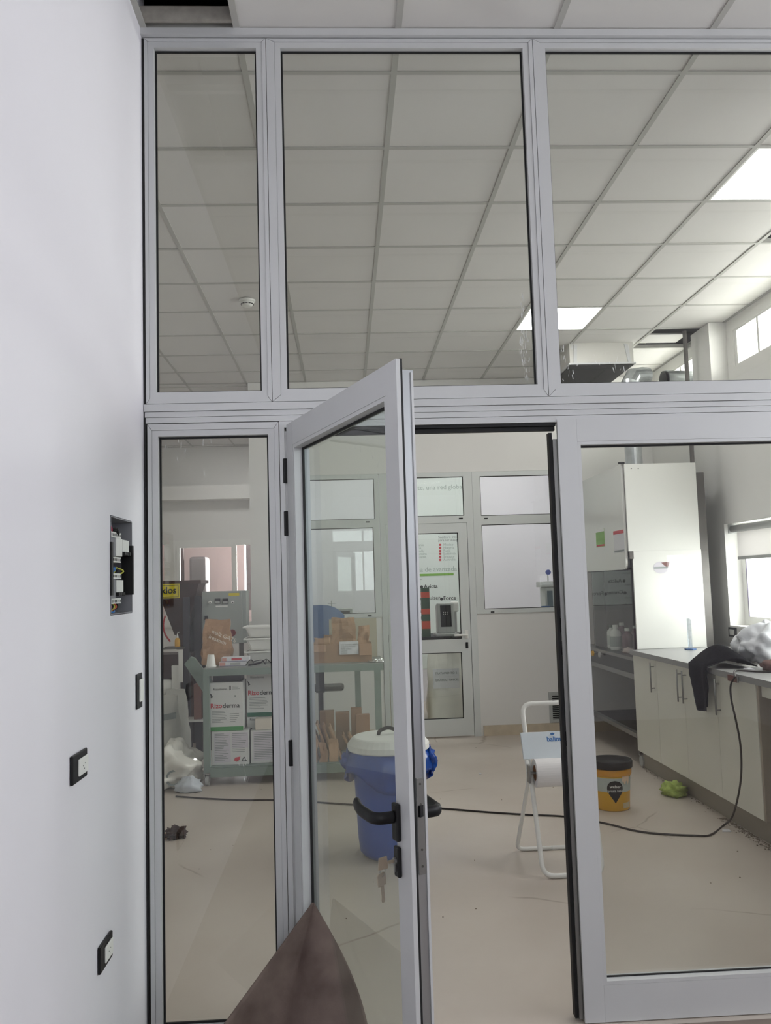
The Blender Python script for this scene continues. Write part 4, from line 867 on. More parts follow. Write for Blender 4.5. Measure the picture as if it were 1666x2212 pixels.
mk('label_panel', MB().box(xc+.02, xd-.05, 6.9488, 6.9496, SZ+.02, SZ+.245), BOXL, c2); lines(c2, xc+.026, xd-.06, 6.9488, SZ+.03, SZ+.24, 16, INKL, 3)
xe, xf = at(452, 1520, 1, 6.92).x, at(525, 1520, 1, 6.92).x; zb = SZ+.2635; zt2 = at(490, 1474, 1, 6.92).z
def brand(t, x0, x1, y, z0, z1, green):
    w_ = x1-x0; h = z1-z0
    o1 = text('Rizo', .052, (x0+.008, y-.001, z0+h*.475), (1, 0, 0), (0, 0, 1), INKR, t, bold=.0008); text('derma', .052, (x0+.008+TW[o1.name]+.004, y-.001, z0+h*.475), (1, 0, 0), (0, 0, 1), INK, t, bold=.0008)
    text('Rizoderma', .026, (x0+.03, y-.001, z0+h*.84), (1, 0, 0), (0, 0, 1), INK, t)
    mk('green_band', MB().box(x0+.001, x1-.001, y-.0012, y-.0002, z0+.002, z0+h*.09), green, t)
    lines(t, x0+.02, x0+w_*.52, y, z0+h*.16, z0+h*.42, 8, INKL, 5); lines(t, x0+w_*.6, x0+w_*.9, y, z0+h*.16, z0+h*.36, 5, INKL, 6); lines(t, x0+w_*.68, x1-.012, y, z0+h*.84, z0+h*.92, 3, INKL, 7)
    mk('round_mark', ringbox(MB(), x0+w_*.60, x0+w_*.645, z0+h*.835, z0+h*.925, .004, y-.0012, y-.0003), INK, t)
    mk('square_mark', MB().box(x0+w_*.75, x0+w_*.79, y-.0012, y-.0003, z0+h*.69, z0+h*.73), INKL, t)
    mk('plant_print', MB().prism([(x0+.012, z0+h*.68), (x0+.03, z0+h*.70), (x0+.018, z0+h*.76), (x0+.005, z0+h*.79), (x0+.012, z0+h*.73)], 1, y-.0012, y-.0003), INK, t)
c3 = carton('printed_carton', 'tall white carton with green band and red and black lettering beside the bench leg', xe, xf, 6.925, .25, zb, zt2, BOXW); brand(c3, xe, xf, 6.925, zb, zt2, INKG)
tag(mk('dark_tray', MB().box(xe+.02, xf-.02, 6.97, 7.2, zt2+.0005, zt2+.075), DARK, bevel=.004), 'dark printed tray on top of the tall lettered carton', 'tray')
xg, xh = xf+.015, xf+.35; zt3 = at(560, 1449, 1, 7.06).z; zb3 = at(560, 1548, 1, 7.06).z
c4 = carton('printed_carton', 'white carton with dark green band, half hidden behind the door frame', xg, xh, 7.06, .25, zb3, zt3, BOXW); brand(c4, xg, xh, 7.06, zb3, zt3, mat('dark_green_print', rgb(30, 100, 74), .5))
c5 = carton('printed_carton', 'white carton underneath the dark green banded carton', xg, xh, 7.065, .25, SZ+.256, zb3-.001, BOXW); text('Rizoderma', .026, (xg+.02, 7.064, SZ+.256+.06), (1, 0, 0), (0, 0, 1), INK, c5)
sx0, sx1 = at(551, 1558, 1, 6.96).x, at(586, 1558, 1, 6.96).x
c6 = carton('small_carton', 'small plain cream carton standing on the right label carton', sx0, sx1, 6.96, .09, SZ+.256, SZ+.256+.088, mat('cream_carton', rgb(214, 208, 196), .7))
# kraft goods on the right of the low shelf
rx = at(665, 1600, 1, 7.2).x
for i, (x, X, y0_, Y_) in enumerate(((690, 722, 1537, 7.33), (724, 755, 1540, 7.33), (750, 782, 1531, 7.36), (768, 799, 1545, 7.2))):
    a = at(x, y0_, 1, Y_); b = at(X, y0_, 1, Y_)
    if i == 2: a.x += .03
    X1_ = min(b.x, TX1-.08)
    bo = tag(mk('kraft_box', MB().box(a.x+.002, X1_-.002, Y_, Y_+.085, SZ+.0005, a.z), CARTON, bevel=.003), ('leftmost kraft box at the back of the low shelf', 'second kraft box from the left at the back of the low shelf', 'kraft box at the back of the low shelf, tallest', 'kraft box at the right end of the low shelf, in front')[i], 'kraft box')
for i in range(7):
    x0_ = rx+.10+i*.045+(.07 if i > 4 else 0); L_ = .34-.015*i if i < 5 else .22; an = .35 if i < 5 else .5
    mb = MB().box(-.008, .008, 0, .16, 0, L_).rot(Matrix.Rotation(-an, 3, 'Y')); mz = min(v[2] for v in mb.v)
    mb.v = [(x+x0_, y+6.93, z-mz+SZ+.001) for x, y, z in mb.v]
    tag(mk('folded_paper_bag', mb, KRAFT, bevel=.002), ('first', 'second', 'third', 'fourth', 'fifth', 'sixth', 'seventh')[i]+' folded kraft bag from the left, leaning in the low shelf row', 'paper bag', 'folded kraft bags leaning on the low shelf')
for i in range(4):
    paperbag('paper_bag', ('first', 'second', 'third', 'fourth')[i]+' small kraft bag from the left, at the front of the low shelf', (rx-.03+i*.082, 6.905, SZ+.001), .07, .05, .15+.02*(i % 2), 31.+i, mouth=.2, group='small kraft bags at the front of the low shelf')

# ================================================================ BLUE BIN
bx_, by_ = .225, 5.0
bi = thing('waste_bin', 'blue round waste bin with liner and white lid behind the open door', 'bin', (bx_, by_, 0))
mk('drum', MB().lathe([(.150, 0.001), (.176, .03), (.184, .10), (.198, .40), (.203, .585)], (0, 0, 0), 40), BLUE, bi, local=True, smooth=True)
def liner(u, v):
    a = u*2*PI; k = .5+.5*math.sin(a*9+math.sin(a*4)*2); z = .60-v*(.17+.05*math.sin(a*3)); r = .208+.035*math.sin(min(1, v*1.5)*PI*.6)+.014*k*v
    return (r*math.cos(a), r*math.sin(a), z)
mk('liner', MB().grid(liner, 90, 8, .0015).noise(.006, 18), BLUEL, bi, local=True, smooth=True)
for sgn in (-1, 1): mk('liner_knot', lump((sgn*.222, -.03, .495), .040, .06, .055, .9, 2.2, 3.+sgn, 22, flat=False), BLUEL, bi, local=True, smooth=True)
ld = mk('lid', MB().lathe([(.228, .585), (.236, .592), (.234, .62), (.205, .655), (.195, .66), (.06, .668), (.02, .669)], (0, 0, 0), 44), WHITE, bi, local=True, smooth=False)
mk('lid_handle', MB().tube([(-.055, -.02, .668), (-.045, -.02, .69), (0, -.02, .705), (.045, -.02, .69), (.055, -.02, .668)], .011, 8, smooth=4), BLK, ld, local=True, smooth=True)

# ================================================================ PAPER ROLL STAND
rs = thing('paper_roll_stand', 'white tubular floor stand holding a big paper roll', 'roll stand', (1.13, 4.7, 0))
sx_0, sx_1 = .955, 1.305
def P_(x, y, z): return Vector((x, y, z))
def bend(pts, r=.05, n=5):
    out = [pts[0]]
    for i in range(1, len(pts)-1):
        a, b, c = pts[i-1], pts[i], pts[i+1]; p = b+(a-b).normalized()*min(r, (a-b).length*.49); q = b+(c-b).normalized()*min(r, (c-b).length*.49)
        for k in range(n+1): t = k/n; out.append((1-t)**2*p+2*t*(1-t)*b+t*t*q)
    return out+[pts[-1]]
yb, yt, ztop = 4.47, 4.78, .84
loop = [P_(1.13, yb, .013), P_(sx_0+.02, yb, .013), P_(sx_0+.008, yt, ztop), P_(sx_1-.008, yt, ztop), P_(sx_1-.02, yb, .013), P_(1.13, yb, .013)]
mk('front_frame', MB().tube(bend(loop, .06), .0125, 12), WHITE, rs, smooth=True)
ym = yb+(yt-yb)*.52
rl = [P_(1.13, 4.93, .013), P_(sx_0-.025, 4.93, .013), P_(sx_0+.004, ym+.012, .47), P_(sx_0-.003, ym+.03, .56)]
rr_ = [P_(1.13, 4.93, .013), P_(sx_1+.0, 4.93, .013), P_(sx_1-.004, ym+.012, .47), P_(sx_1+.003, ym+.03, .56)]
mk('rear_leg', MB().tube(bend(rl, .045), .011, 12), WHITE, rs, smooth=True); mk('rear_leg', MB().tube(bend(rr_, .045), .011, 12), WHITE, rs, smooth=True)
mk('cutter_plate', MB().prism([(yt-.128, .565), (yt-.122, .565), (yt-.062, .695), (yt-.068, .695)], 0, sx_0-.012, sx_1+.012), mat('pale_blue_white', rgb(214, 222, 228), .35), rs)
mk('plate_flange', MB().prism([(yt-.150, .570), (yt-.129, .565), (yt-.069, .695), (yt-.090, .695)], 0, sx_0-.022, sx_0-.013), mat('pale_blue_white', rgb(214, 222, 228), .35), rs)
text('balimp', .036, (1.075, yt-.0905, .648), (1, 0, 0), (0, .06, .135), mat('logo_blue', rgb(70, 120, 180), .5), rs, bold=.001); 
mk('logo_crown', MB().prism([(1.095, .686), (1.10, .680), (1.115, .680), (1.12, .688), (1.1075, .692)], 1, yt-.083, yt-.079), mat('logo_blue', rgb(70, 120, 180), .5), rs)
zr_, yr_ = .50, yt-.17
mk('spindle', MB().cyl((sx_0-.005, yr_+.03, zr_), (sx_0+.03, yr_, zr_), .006, 8).cyl((sx_0, yr_, zr_), (sx_1, yr_, zr_), .006, 8), STEEL, rs)
mk('roll_clip', MB().box(sx_0-.006, sx_0+.004, yr_-.012, yr_+.05, zr_-.05, zr_+.04), STEEL, rs)
def roll():
    mb = MB(); n = 36; X0_, X1_ = sx_0+.028, sx_1-.028; R_, r2 = .073, .042
    vs = []
    for X_ in (X0_, X1_):
        for R__ in (R_, r2): vs += [(X_, yr_+R__*math.cos(2*PI*i/n), zr_+R__*math.sin(2*PI*i/n)) for i in range(n)]
    fs = []
    for i in range(n):
        j = (i+1) % n; fs += [(i, n+i, n+j, j), (2*n+i, 2*n+j, 3*n+j, 3*n+i), (i, j, 2*n+j, 2*n+i), (n+i, 3*n+i, 3*n+j, n+j)]
    return mb.add(vs, fs)
rl_ = thing('paper_roll', 'thick white paper roll hanging on the tubular stand', 'paper roll', ((sx_0+sx_1)/2, yr_, zr_-.073))
mk('paper_winding', roll(), ROLL, rl_, smooth=False)
mk('core', (lambda: MB().add([(X_, yr_+R__*math.cos(2*PI*i/24), zr_+R__*math.sin(2*PI*i/24)) for X_ in (sx_0+.029, sx_1-.029) for R__ in (.0418, .040) for i in range(24)], [f for i in range(24) for f in ((i, 24+i, 24+(i+1) % 24, (i+1) % 24), (24+i, 72+i, 72+(i+1) % 24, 24+(i+1) % 24), (48+i, 48+(i+1) % 24, 72+(i+1) % 24, 72+i), (i, (i+1) % 24, 48+(i+1) % 24, 48+i))]))(), CARTON, rl_)

# ================================================================ YELLOW BUCKET
q = at(1334, 1754, 2, 0); bc = (q.x+.005, q.y+.11)
bk = thing('plaster_bucket', 'yellow plaster bucket with black rim and drop shaped label', 'bucket', (bc[0], bc[1], 0))
mk('bucket_body', MB().lathe([(.105, .001), (.11, .006), (.122, .215), (.126, .225)], (0, 0, 0), 40), YEL, bk, local=True, smooth=True)
mk('collar', MB().lathe([(.1262, .225), (.131, .228), (.133, .262), (.130, .268)], (0, 0, 0), 40), mat('amber_collar', rgb(214, 150, 40), .4), bk, local=True, smooth=True)
mk('lid_rim', MB().lathe([(.1305, .2685), (.140, .272), (.142, .31), (.136, .318), (.128, .312), (.124, .295), (.02, .292)], (0, 0, 0), 40), mat('black_lid', (.012, .013, .014), .6, spec=.25), bk, local=True, smooth=True)
def wrap(pts, z0, Rf, off):
    return [(Rf(z)*math.sin(a)+off*math.sin(a), -(Rf(z)+off)*math.cos(a), z) for a, z in pts]
Rf = lambda z: .110+(.122-.110)*(z-.006)/.209
def wrapgrid(a0_, a1_, z0, z1, off, m_, name, nu=20, nv=6, shape=None):
    def fn(u, v):
        z = z1+(z0-z1)*v; lo, hi = (a0_, a1_) if shape is None else shape(z); a = lo+(hi-lo)*u; r = Rf(z)+off
        return (r*math.sin(a), -r*math.cos(a), z)
    return mk(name, MB().grid(fn, nu, nv), m_, bk, local=True, smooth=True)
wrapgrid(-1.5, 1.5, .125, .215, .0008, mat('grey_blue_band', rgb(176, 184, 178), .5), 'upper_band', 30)
zc_, rr2 = .150, .050
def drop(z):
    if z >= zc_-.018: d = math.sqrt(max(0, rr2**2-(z-zc_)**2))
    else: d = max(0, (z-(zc_-.095))/.070)*math.sqrt(rr2**2-.018**2)
    return (-.12-d/.115, -.12+d/.115)
wrapgrid(0, 0, zc_-.095, zc_+rr2, .0016, BLK, 'drop_label', 14, 24, drop)
for s, z, sz_ in (('weber', .155, .028), ('prasta listo', .130, .021)):
    a = -.12; r = Rf(z)+.003; text(s, sz_, (r*math.sin(a), -r*math.cos(a)-.0035, z), (math.cos(a), math.sin(a), 0), (0, 0, 1), WHITE, bk, align='CENTER', local=True, ext=.0004)
wrapgrid(.35, .95, .02, .055, .0014, CREAM, 'lower_label'); 
mk('plaster_splash', MB().grid(lambda u, v: ((Rf(.2)+.006)*math.sin(.25+.5*u), -(Rf(.2)+.006)*math.cos(.25+.5*u), .185+.05*v+.012*math.sin(u*14)), 10, 5).noise(.002, 60), mat('plaster', rgb(220, 196, 170), .9), bk, local=True)

# ================================================================ CABINETS, WORKTOP
XD = 2.31; ZTOP = .937
YE = [4.81, 5.335, 5.86, 6.375, 6.885]
for (y0, y1, doors, lab) in ((YE[0], YE[1], 1, 'white base cabinet at the near right end under the worktop'), (YE[1], YE[3], 2, 'white two door base cabinet in the middle with paired bar handles'), (YE[3], YE[4], 1, 'white base cabinet next to the fume cupboard')):
    t = thing('base_cabinet', lab, 'cabinet', (2.7, (y0+y1)/2, 0))
    mk('carcass', MB().box(XD+.021, XR-.005, y0+.0015, y1-.0015, .137, .899), MELA, t)
    n = doors
    for k in range(n):
        a = y0+(y1-y0)*k/n; b = y0+(y1-y0)*(k+1)/n
        d = mk('door', MB().box(XD, XD+.0185, a+.002, b-.002, .140, .896), MELA, t, bevel=.0012)
        # handle on the near edge, except doors that hinge on the near side
        ya = (b-.045) if (n == 2 and k == 0) or (n == 1 and y0 == YE[0]) else a+.045
        mk('bar_handle', MB().cyl((XD-.030, ya, .655), (XD-.030, ya, .875), .0055, 10).cyl((XD-.030, ya, .685), (XD-.0005, ya, .685), .004, 8).cyl((XD-.030, ya, .845), (XD-.0005, ya, .845), .004, 8), STEEL, d, smooth=True)
S('trim_10', MB().box(2.36, 2.375, 3.3, 6.95, 0, .136), PLINTH)['label'] = 'grey plinth board under the base cabinets'
t = thing('end_panel', 'side panel with shade in its colour, closing the cabinets at the near right', 'panel', (2.7, 4.79, 0))
mk('board', MB().box(XD+.004, XR-.006, 4.789, 4.8095, .137, .899), mat('shaded_taupe_panel', rgb(170, 160, 146), .6), t)  # the taupe carries the shade on this end of the cabinets
sk0, sk1, sky0, sky1 = 2.52, 2.95, 5.30, 5.80
t = thing('worktop', 'grey stone worktop with sink over the white base cabinets', 'worktop', (2.74, 5.9, .90))
mk('slab', MB().box(2.285, sk0, 4.935, 6.885, .900, ZTOP).box(sk1, XR-.002, 4.935, 6.885, .900, ZTOP).box(sk0, sk1, 4.935, sky0, .900, ZTOP).box(sk0, sk1, sky1, 6.885, .900, ZTOP), TOP, t)
mk('upstand', MB().box(XR-.022, XR-.002, 4.935, 6.885, ZTOP+.0003, 1.0), TOP, t)
mk('sink_bowl', MB().box(sk0+.001, sk0+.004, sky0+.001, sky1-.001, .905, ZTOP-.002).box(sk1-.004, sk1-.001, sky0+.001, sky1-.001, .905, ZTOP-.002).box(sk0+.001, sk1-.001, sky0+.001, sky0+.004, .905, ZTOP-.002).box(sk0+.001, sk1-.001, sky1-.004, sky1-.001, .905, ZTOP-.002).box(sk0+.001, sk1-.001, sky0+.001, sky1-.001, .9002, .904), STEELD, t)
t = thing('worktop', 'second grey worktop section nearest the partition at right', 'worktop', (2.74, 4.1, .90))
mk('slab', MB().box(2.285, XR-.002, 3.3, 4.932, .900, ZTOP), TOP, t); mk('apron', MB().box(2.33, 2.35, 3.32, 4.785, .83, .8995), MELA, t)
mk('support', MB().box(2.34, XR-.01, 3.3, 3.32, .137, .8995), MELA, t); mk('upstand', MB().box(XR-.022, XR-.002, 3.3, 4.932, ZTOP+.0003, 1.0), TOP, t)
t = thing('tap', 'chrome sink tap by the window, behind the white plastic bag', 'tap', (3.02, 5.95, ZTOP))
mk('tap_body', MB().cyl((3.02, 5.98, ZTOP+.0003), (3.02, 5.98, ZTOP+.13), .018, 14), STEEL, t, smooth=True); mk('spout', MB().tube([(3.02, 5.98, ZTOP+.11), (2.97, 5.93, ZTOP+.15), (2.88, 5.84, ZTOP+.15), (2.86, 5.82, ZTOP+.12)], .012, 10, smooth=4), STEEL, t, smooth=True)
mk('tap_handle', MB().cone((3.02, 5.98, ZTOP+.131), (3.05, 6.03, ZTOP+.16), .016, .006, 10), BLUE, t)
# things on the worktop
q = at(1492, 1404, 2, ZTOP)
t = thing('measuring_cylinder', 'clear measuring cylinder with dark foot on the worktop', 'measuring cylinder', (q.x, q.y, ZTOP))
cg = glass_mat('clear_cylinder', (.90, .92, .94), .15, .15)
mk('foot', MB().prism([(.045*math.cos(a), .045*math.sin(a)) for a in [PI/6+i*PI/3 for i in range(6)]], 2, .0006, .012), CHAIRB, t, local=True); mk('tube', MB().lathe([(.018, .0125), (.018, .24), (.021, .246), (.0165, .2455), (.0165, .02)], (0, 0, 0), 18), cg, t, local=True, smooth=True)
mk('graduation', MB().box(-.004, .004, -.0185, -.0182, .05, .052).box(-.004, .004, -.0185, -.0182, .10, .102).box(-.004, .004, -.0185, -.0182, .15, .152).box(-.004, .004, -.0185, -.0182, .20, .202), INK, t, local=True)
# black cloth hanging over the edge
def cloth(u, v):
    # v along from the worktop back to the hanging end, u across (Y)
    y = 5.63-.30*u*(1-.1*v)-.04*v; yc = 5.42; s = v*.95
    if v < .5: x = 2.53-(2.53-2.27)*(v/.5); kk_ = v/.5; z = ZTOP+.012+.12*math.sin(min(1, kk_*1.0)*PI)*(.4+.6*math.sin(u*PI)); y = 5.47+(.25-.50*u)*(1-.38*kk_**2)
    else:
        k = (v-.5)/.5; x = 2.268-.012*math.sin(u*9)-.006; ln = .03+.26*(1 if u < .60 else .85 if .68 < u < .95 else .5); z = ZTOP+.01-k*ln; wq = .62-.22*k; y = 5.47+(.25-.50*u)*wq-.03*k+.01*math.sin(k*5)
    return (x, y, z)
tag(mk('black_cloth', MB().grid(cloth, 40, 40, .004).noise(.006, 14), BCLOTH, smooth=True), 'black cloth draped over the worktop edge beside the sink', 'cloth')
bgc = at(1650, 1436, 2, ZTOP)
tag(mk('plastic_bag', lump((bgc.x+.06, bgc.y+.06, ZTOP+.012), .20, .19, .15, .35, 1.7, 7., 60).noise(.007, 16), mat('milky_plastic_bag', rgb(228, 230, 236), .35), smooth=True), 'full milky white plastic bag on the worktop by the window', 'bag')
tag(mk('brown_rag', lump((2.55, 5.10, ZTOP+.002), .05, .06, .04, .5, 2.6, 17., 20), mat('brown_rag', rgb(110, 82, 76), .9), smooth=True), 'crumpled brown rag in front of the milky plastic bag', 'rag')
tag(mk('paper_scrap', MB().box(2.42, 2.46, 5.12, 5.18, ZTOP+.001, ZTOP+.012).noise(.005, 50), PAPER), 'small torn white paper pieces beside the black cloth', 'paper scrap')
tag(mk('white_wipe', lump((3.05, 5.62, ZTOP+.001), .05, .05, .05, .4, 2., 23., 14), PAPER), 'white crumpled wipe behind the black cloth', 'wipe')
tag(mk('adapter', MB().box(2.62, 2.68, 4.96, 5.03, ZTOP+.0006, ZTOP+.02), BLK, bevel=.003), 'small black adapter on the worktop at the right edge', 'adapter')
t = thing('cutter_tool', 'small red brown tool hanging on the worktop front edge', 'tool', (2.272, 5.02, .91))
mk('blade', MB().box(2.275, 2.2835, 4.97, 5.09, .888, .925), mat('red_brown_handle', rgb(112, 60, 54), .4), t, bevel=.002); mk('tip', MB().box(2.276, 2.2825, 4.955, 4.9695, .89, .925), STEEL, t)
# black extension cable across the floor and up to the worktop
fl = [(380, 1722), (450, 1727), (520, 1730), (590, 1730), (670, 1734), (780, 1741), (870, 1744), (950, 1748), (1060, 1757), (1140, 1762), (1220, 1766), (1305, 1780), (1360, 1794), (1400, 1801), (1450, 1805), (1500, 1807), (1535, 1806)]
pts = [at(x, y, 2, 0)+Vector((0, 0, .0065)) for x, y in fl]
up_ = [(1565, 1792), (1582, 1765), (1596, 1715), (1602, 1665), (1600, 1610), (1590, 1555), (1580, 1510), (1579, 1480), (1588, 1462)]
pts += [at(x, y, 0, 2.262-.02*math.sin(i/8*PI)) for i, (x, y) in enumerate(up_)]
pts = [Vector((p.x, p.y, max(p.z, .0065))) for p in pts]
pts += [Vector((2.32, 5.07, ZTOP+.010)), Vector((2.42, 5.01, ZTOP+.0075)), Vector((2.6, 4.92, ZTOP+.0075)), Vector((2.8, 4.75, ZTOP+.0075)), Vector((2.75, 4.5, ZTOP+.0075))]
tag(mk('extension_cable', MB().tube(pts, .0058, 8, smooth=5), mat('dark_brown_cable', rgb(42, 34, 32), .5), smooth=True), 'long black cable running over the floor and up onto the worktop', 'cable')
tag(mk('lime_cloth', lump((2.255, 6.02, .001), .08, .11, .055, .5, 3., 2., 30), LIMEC, smooth=True), 'lime green cloth crumpled on the floor against the plinth', 'cloth')
# floor litter
t = tag(mk('brown_scrap', lump((at(378, 1812, 2, 0).x, 5.50, .001), .06, .05, .035, .9, 3.5, 5., 24), mat('dark_brown_scrap', rgb(74, 54, 48), .9, noise_amt=.5, nscale=40), smooth=False), 'dark brown shaggy scrap lying on the floor at left', 'scrap')
tag(mk('cardboard_piece', MB().prism([(-1.26, 5.45), (-1.13, 5.47), (-1.15, 5.60), (-1.26, 5.62)], 2, .0008, .006), CARTON), 'piece of tan cardboard beside the brown shaggy scrap', 'cardboard')
mb = MB(); rnd = random.Random(11)
for k in range(420):
    y = rnd.uniform(4.6, 5.4) if k < 360 else rnd.uniform(5.5, 6.9); x = 2.357-abs(rnd.gauss(0, .028))-.006; s = rnd.uniform(.0012, .0045)
    mb.box(x-s, x+s*.6, y-s, y+s, .0005, .0005+s*.8)
o = tag(mk('plaster_rubble', mb, DIRT), 'plaster crumbs along the foot of the plinth', 'rubble', kind='stuff')
for (x, y, s, lb) in ((1590, 1765, .03, 'larger white plaster flake by the cable below the plinth'), (1568, 1795, .028, 'white plaster flake under the cable bend'), (1385, 1646, .012, 'small white flake at the far end of the plinth'), (1037, 1672, .012, 'small white flake on the floor left of the roll stand')):
    q = at(x, y, 2, 0); tag(mk('plaster_flake', MB().prism([(q.x-s, q.y-s*.7), (q.x+s*.8, q.y-s), (q.x+s, q.y+s*.6), (q.x-s*.3, q.y+s)], 2, .0008, .005), PAPER), lb, 'flake')
mb = MB()
for k in range(46):
    x = rnd.uniform(-.9, 2.2); y = rnd.uniform(3.3, 8.2); s = rnd.uniform(.0015, .004)
    if (x-.225)**2+(y-5)**2 < .16 or y > 6.7 and x < .4: continue
    mb.box(x-s, x+s, y-s*.7, y+s, .0004, .002)
tag(mk('floor_specks', mb, mat('brown_speck', rgb(110, 92, 74), .9)), 'scattered brown specks on the cream floor', 'specks', kind='stuff')

# ================================================================ FUME CUPBOARD
HY0, HY1, HX0, HX1 = 6.92, 8.12, 2.335, 2.93
fh = thing('fume_cupboard', 'white fume cupboard on a steel bench with stickers and a front sash', 'fume cupboard', (2.64, 7.52, 0))
tag(mk('side_panel', MB().box(HX0-.008, HX1-.005, HY0-.02, HY0, 1.733, 2.452).box(HX0+.022, HX1, HY0-.02, HY0, .938, 1.7325), MELAH, fh), 'large white side panel')
mk('top_panel', MB().box(HX0, HX1, HY0+.0005, HY1, 2.43, 2.45), MELAH, fh)
mk('far_side', MB().box(HX0+.05, HX1, HY1-.02, HY1, .872, 2.4295), STEELD, fh)
mk('back_panel', MB().box(HX1-.02, HX1, HY0+.0005, HY1-.0205, .872, 2.4295), STEELD, fh)
mk('bulkhead', MB().box(HX0+.03, HX0+.035, HY0+.001, HY1-.021, 1.60, 2.429), LGREY, fh)
# sash cover with a rounded lower near corner, y-z outline
cv = [(HY0+.012, 2.455), (HY1, 2.455), (HY1, 1.585)]+[(HY0+.012+.06-.06*math.sin(a), 1.585+.06-.06*math.cos(a)) for a in [i*PI/2/6 for i in range(7)]]
tag(mk('sash_cover', MB().prism(cv, 0, HX0-.028, HX0-.008), MELAH, fh), 'white front sash cover')
cv2 = [(y-.008 if y < 7.5 else y, z-.006 if z < 2 else z) for y, z in cv]
mk('sash_seal', MB().prism(cv2, 0, HX0-.0075, HX0+.004), BLK, fh)
mk('sash_hook', MB().box(HX0-.05, HX0-.0, HY0-.01, HY0+.01, 2.456, 2.472), BLK, fh)
mk('corner_bracket', MB().box(HX0-.004, HX0+.03, HY0-.022, HY0-.0205, 1.67, 1.732), STEELD, fh)
mk('inner_post', MB().box(HX0+.02, HX0+.05, HY1-.06, HY1-.0205, .872, 1.60).box(HX0+.13, HX0+.16, HY1-.07, HY1-.03, .872, 1.60), STEELD, fh)
mk('side_window', MB().box(HX0+.01, HX0+.016, HY0+.02, HY1-.07, .89, 1.59), GLASSR, fh)
for (x, X, y, Y, m_) in ((1287, 1307, 1144, 1180, LIME), (1325, 1350, 1148, 1192, PAPER)):
    a = at(x, y, 0, HX0-.029); b = at(X, Y, 0, HX0-.029); st_ = mk('sticker', MB().box(HX0-.0295, HX0-.0283, b.y, a.y, b.z, a.z), m_, fh)
    mk('sticker_header', MB().box(HX0-.0302, HX0-.0297, b.y, a.y, a.z-.03, a.z), (WHITE, INKR)[m_ is PAPER], st_)
    mk('sticker_footer', MB().box(HX0-.0302, HX0-.0297, b.y+.01, a.y-.01, b.z+.005, b.z+.02), (INKR, INKL)[m_ is PAPER], st_)
q = at(1428, 1226, 1, HY0-.021)
ov_ = mk('round_sticker', MB().prism([(q.x+.062*math.cos(a), q.z+.05*math.sin(a)) for a in [i*PI/12 for i in range(24)]], 1, HY0-.0215, HY0-.0203), BOXL, fh)
mk('sticker_band', MB().box(q.x-.058, q.x+.058, HY0-.0222, HY0-.0217, q.z-.008, q.z+.006), INKL, ov_); mk('sticker_leaf', MB().prism([(q.x+.005, q.z+.04), (q.x+.05, q.z+.045), (q.x+.075, q.z+.04), (q.x+.06, q.z+.0), (q.x+.035, q.z+.01)], 1, HY0-.0222, HY0-.0217), mat('brown_leaf_print', rgb(120, 80, 76), .6), ov_)
for x in (1364, 1379):
    q = at(x, 1012, 1, HY0-.021); mk('screw', MB().cyl((q.x, HY0-.0205, q.z), (q.x, HY0-.023, q.z), .005, 8), STEELD, fh)
sbn = thing('steel_bench', 'steel frame bench with gas valves under the fume cupboard', 'bench', (2.7, 7.6, 0))
mk('bench_top', MB().box(HX0-.02, XR-.15, 6.90, 8.45, .845, .871), STEEL, sbn)
vp = mk('valve_panel', MB().box(HX0-.004, HX0+.012, 6.905, 8.44, .735, .8445), mat('black_panel', (.015, .016, .018), .3), sbn)
mk('lower_rail', MB().box(HX0-.012, HX0+.03, 6.905, 8.44, .695, .7345), STEEL, sbn)
for y in (6.91, 8.38): 
    for x in (HX0, XR-.22): mk('leg', MB().box(x, x+.05, y, y+.05, .10, .6945 if x < 2.5 else .8445), STEELD, sbn)
mk('shelf_rail', MB().box(HX0-.002, HX0+.04, 6.97, 8.37, .22, .255), STEEL, sbn); mk('bottom_shelf', MB().box(HX0+.045, XR-.17, 6.97, 8.37, .225, .235), STEELD, sbn)
mk('back_sheet', MB().box(XR-.35, XR-.34, 6.97, 8.37, .24, .83), STEEL, sbn)
for i, (x, m_) in enumerate(((1291, mat('yellow_valve', rgb(210, 160, 50), .5)), (1306, LGREY))):
    q = at(x, 1411+3*i, 0, HX0-.004); k_ = mk('valve_stem', MB().cyl((HX0-.0045, q.y, q.z), (HX0-.04, q.y, q.z), .008, 10), STEEL, vp); mk('valve_knob', MB().cyl((HX0-.0405, q.y, q.z), (HX0-.055, q.y, q.z), .024, 8), m_, sbn)
for y in (6.93, 8.40): 
    c_ = mk('caster', MB().cyl((HX0+.012, y, .045), (HX0+.038, y, .045), .044, 16), LGREY, sbn); mk('caster_fork', MB().box(HX0+.0, HX0+.05, y-.02, y+.02, .09, .0995), STEEL, c_)
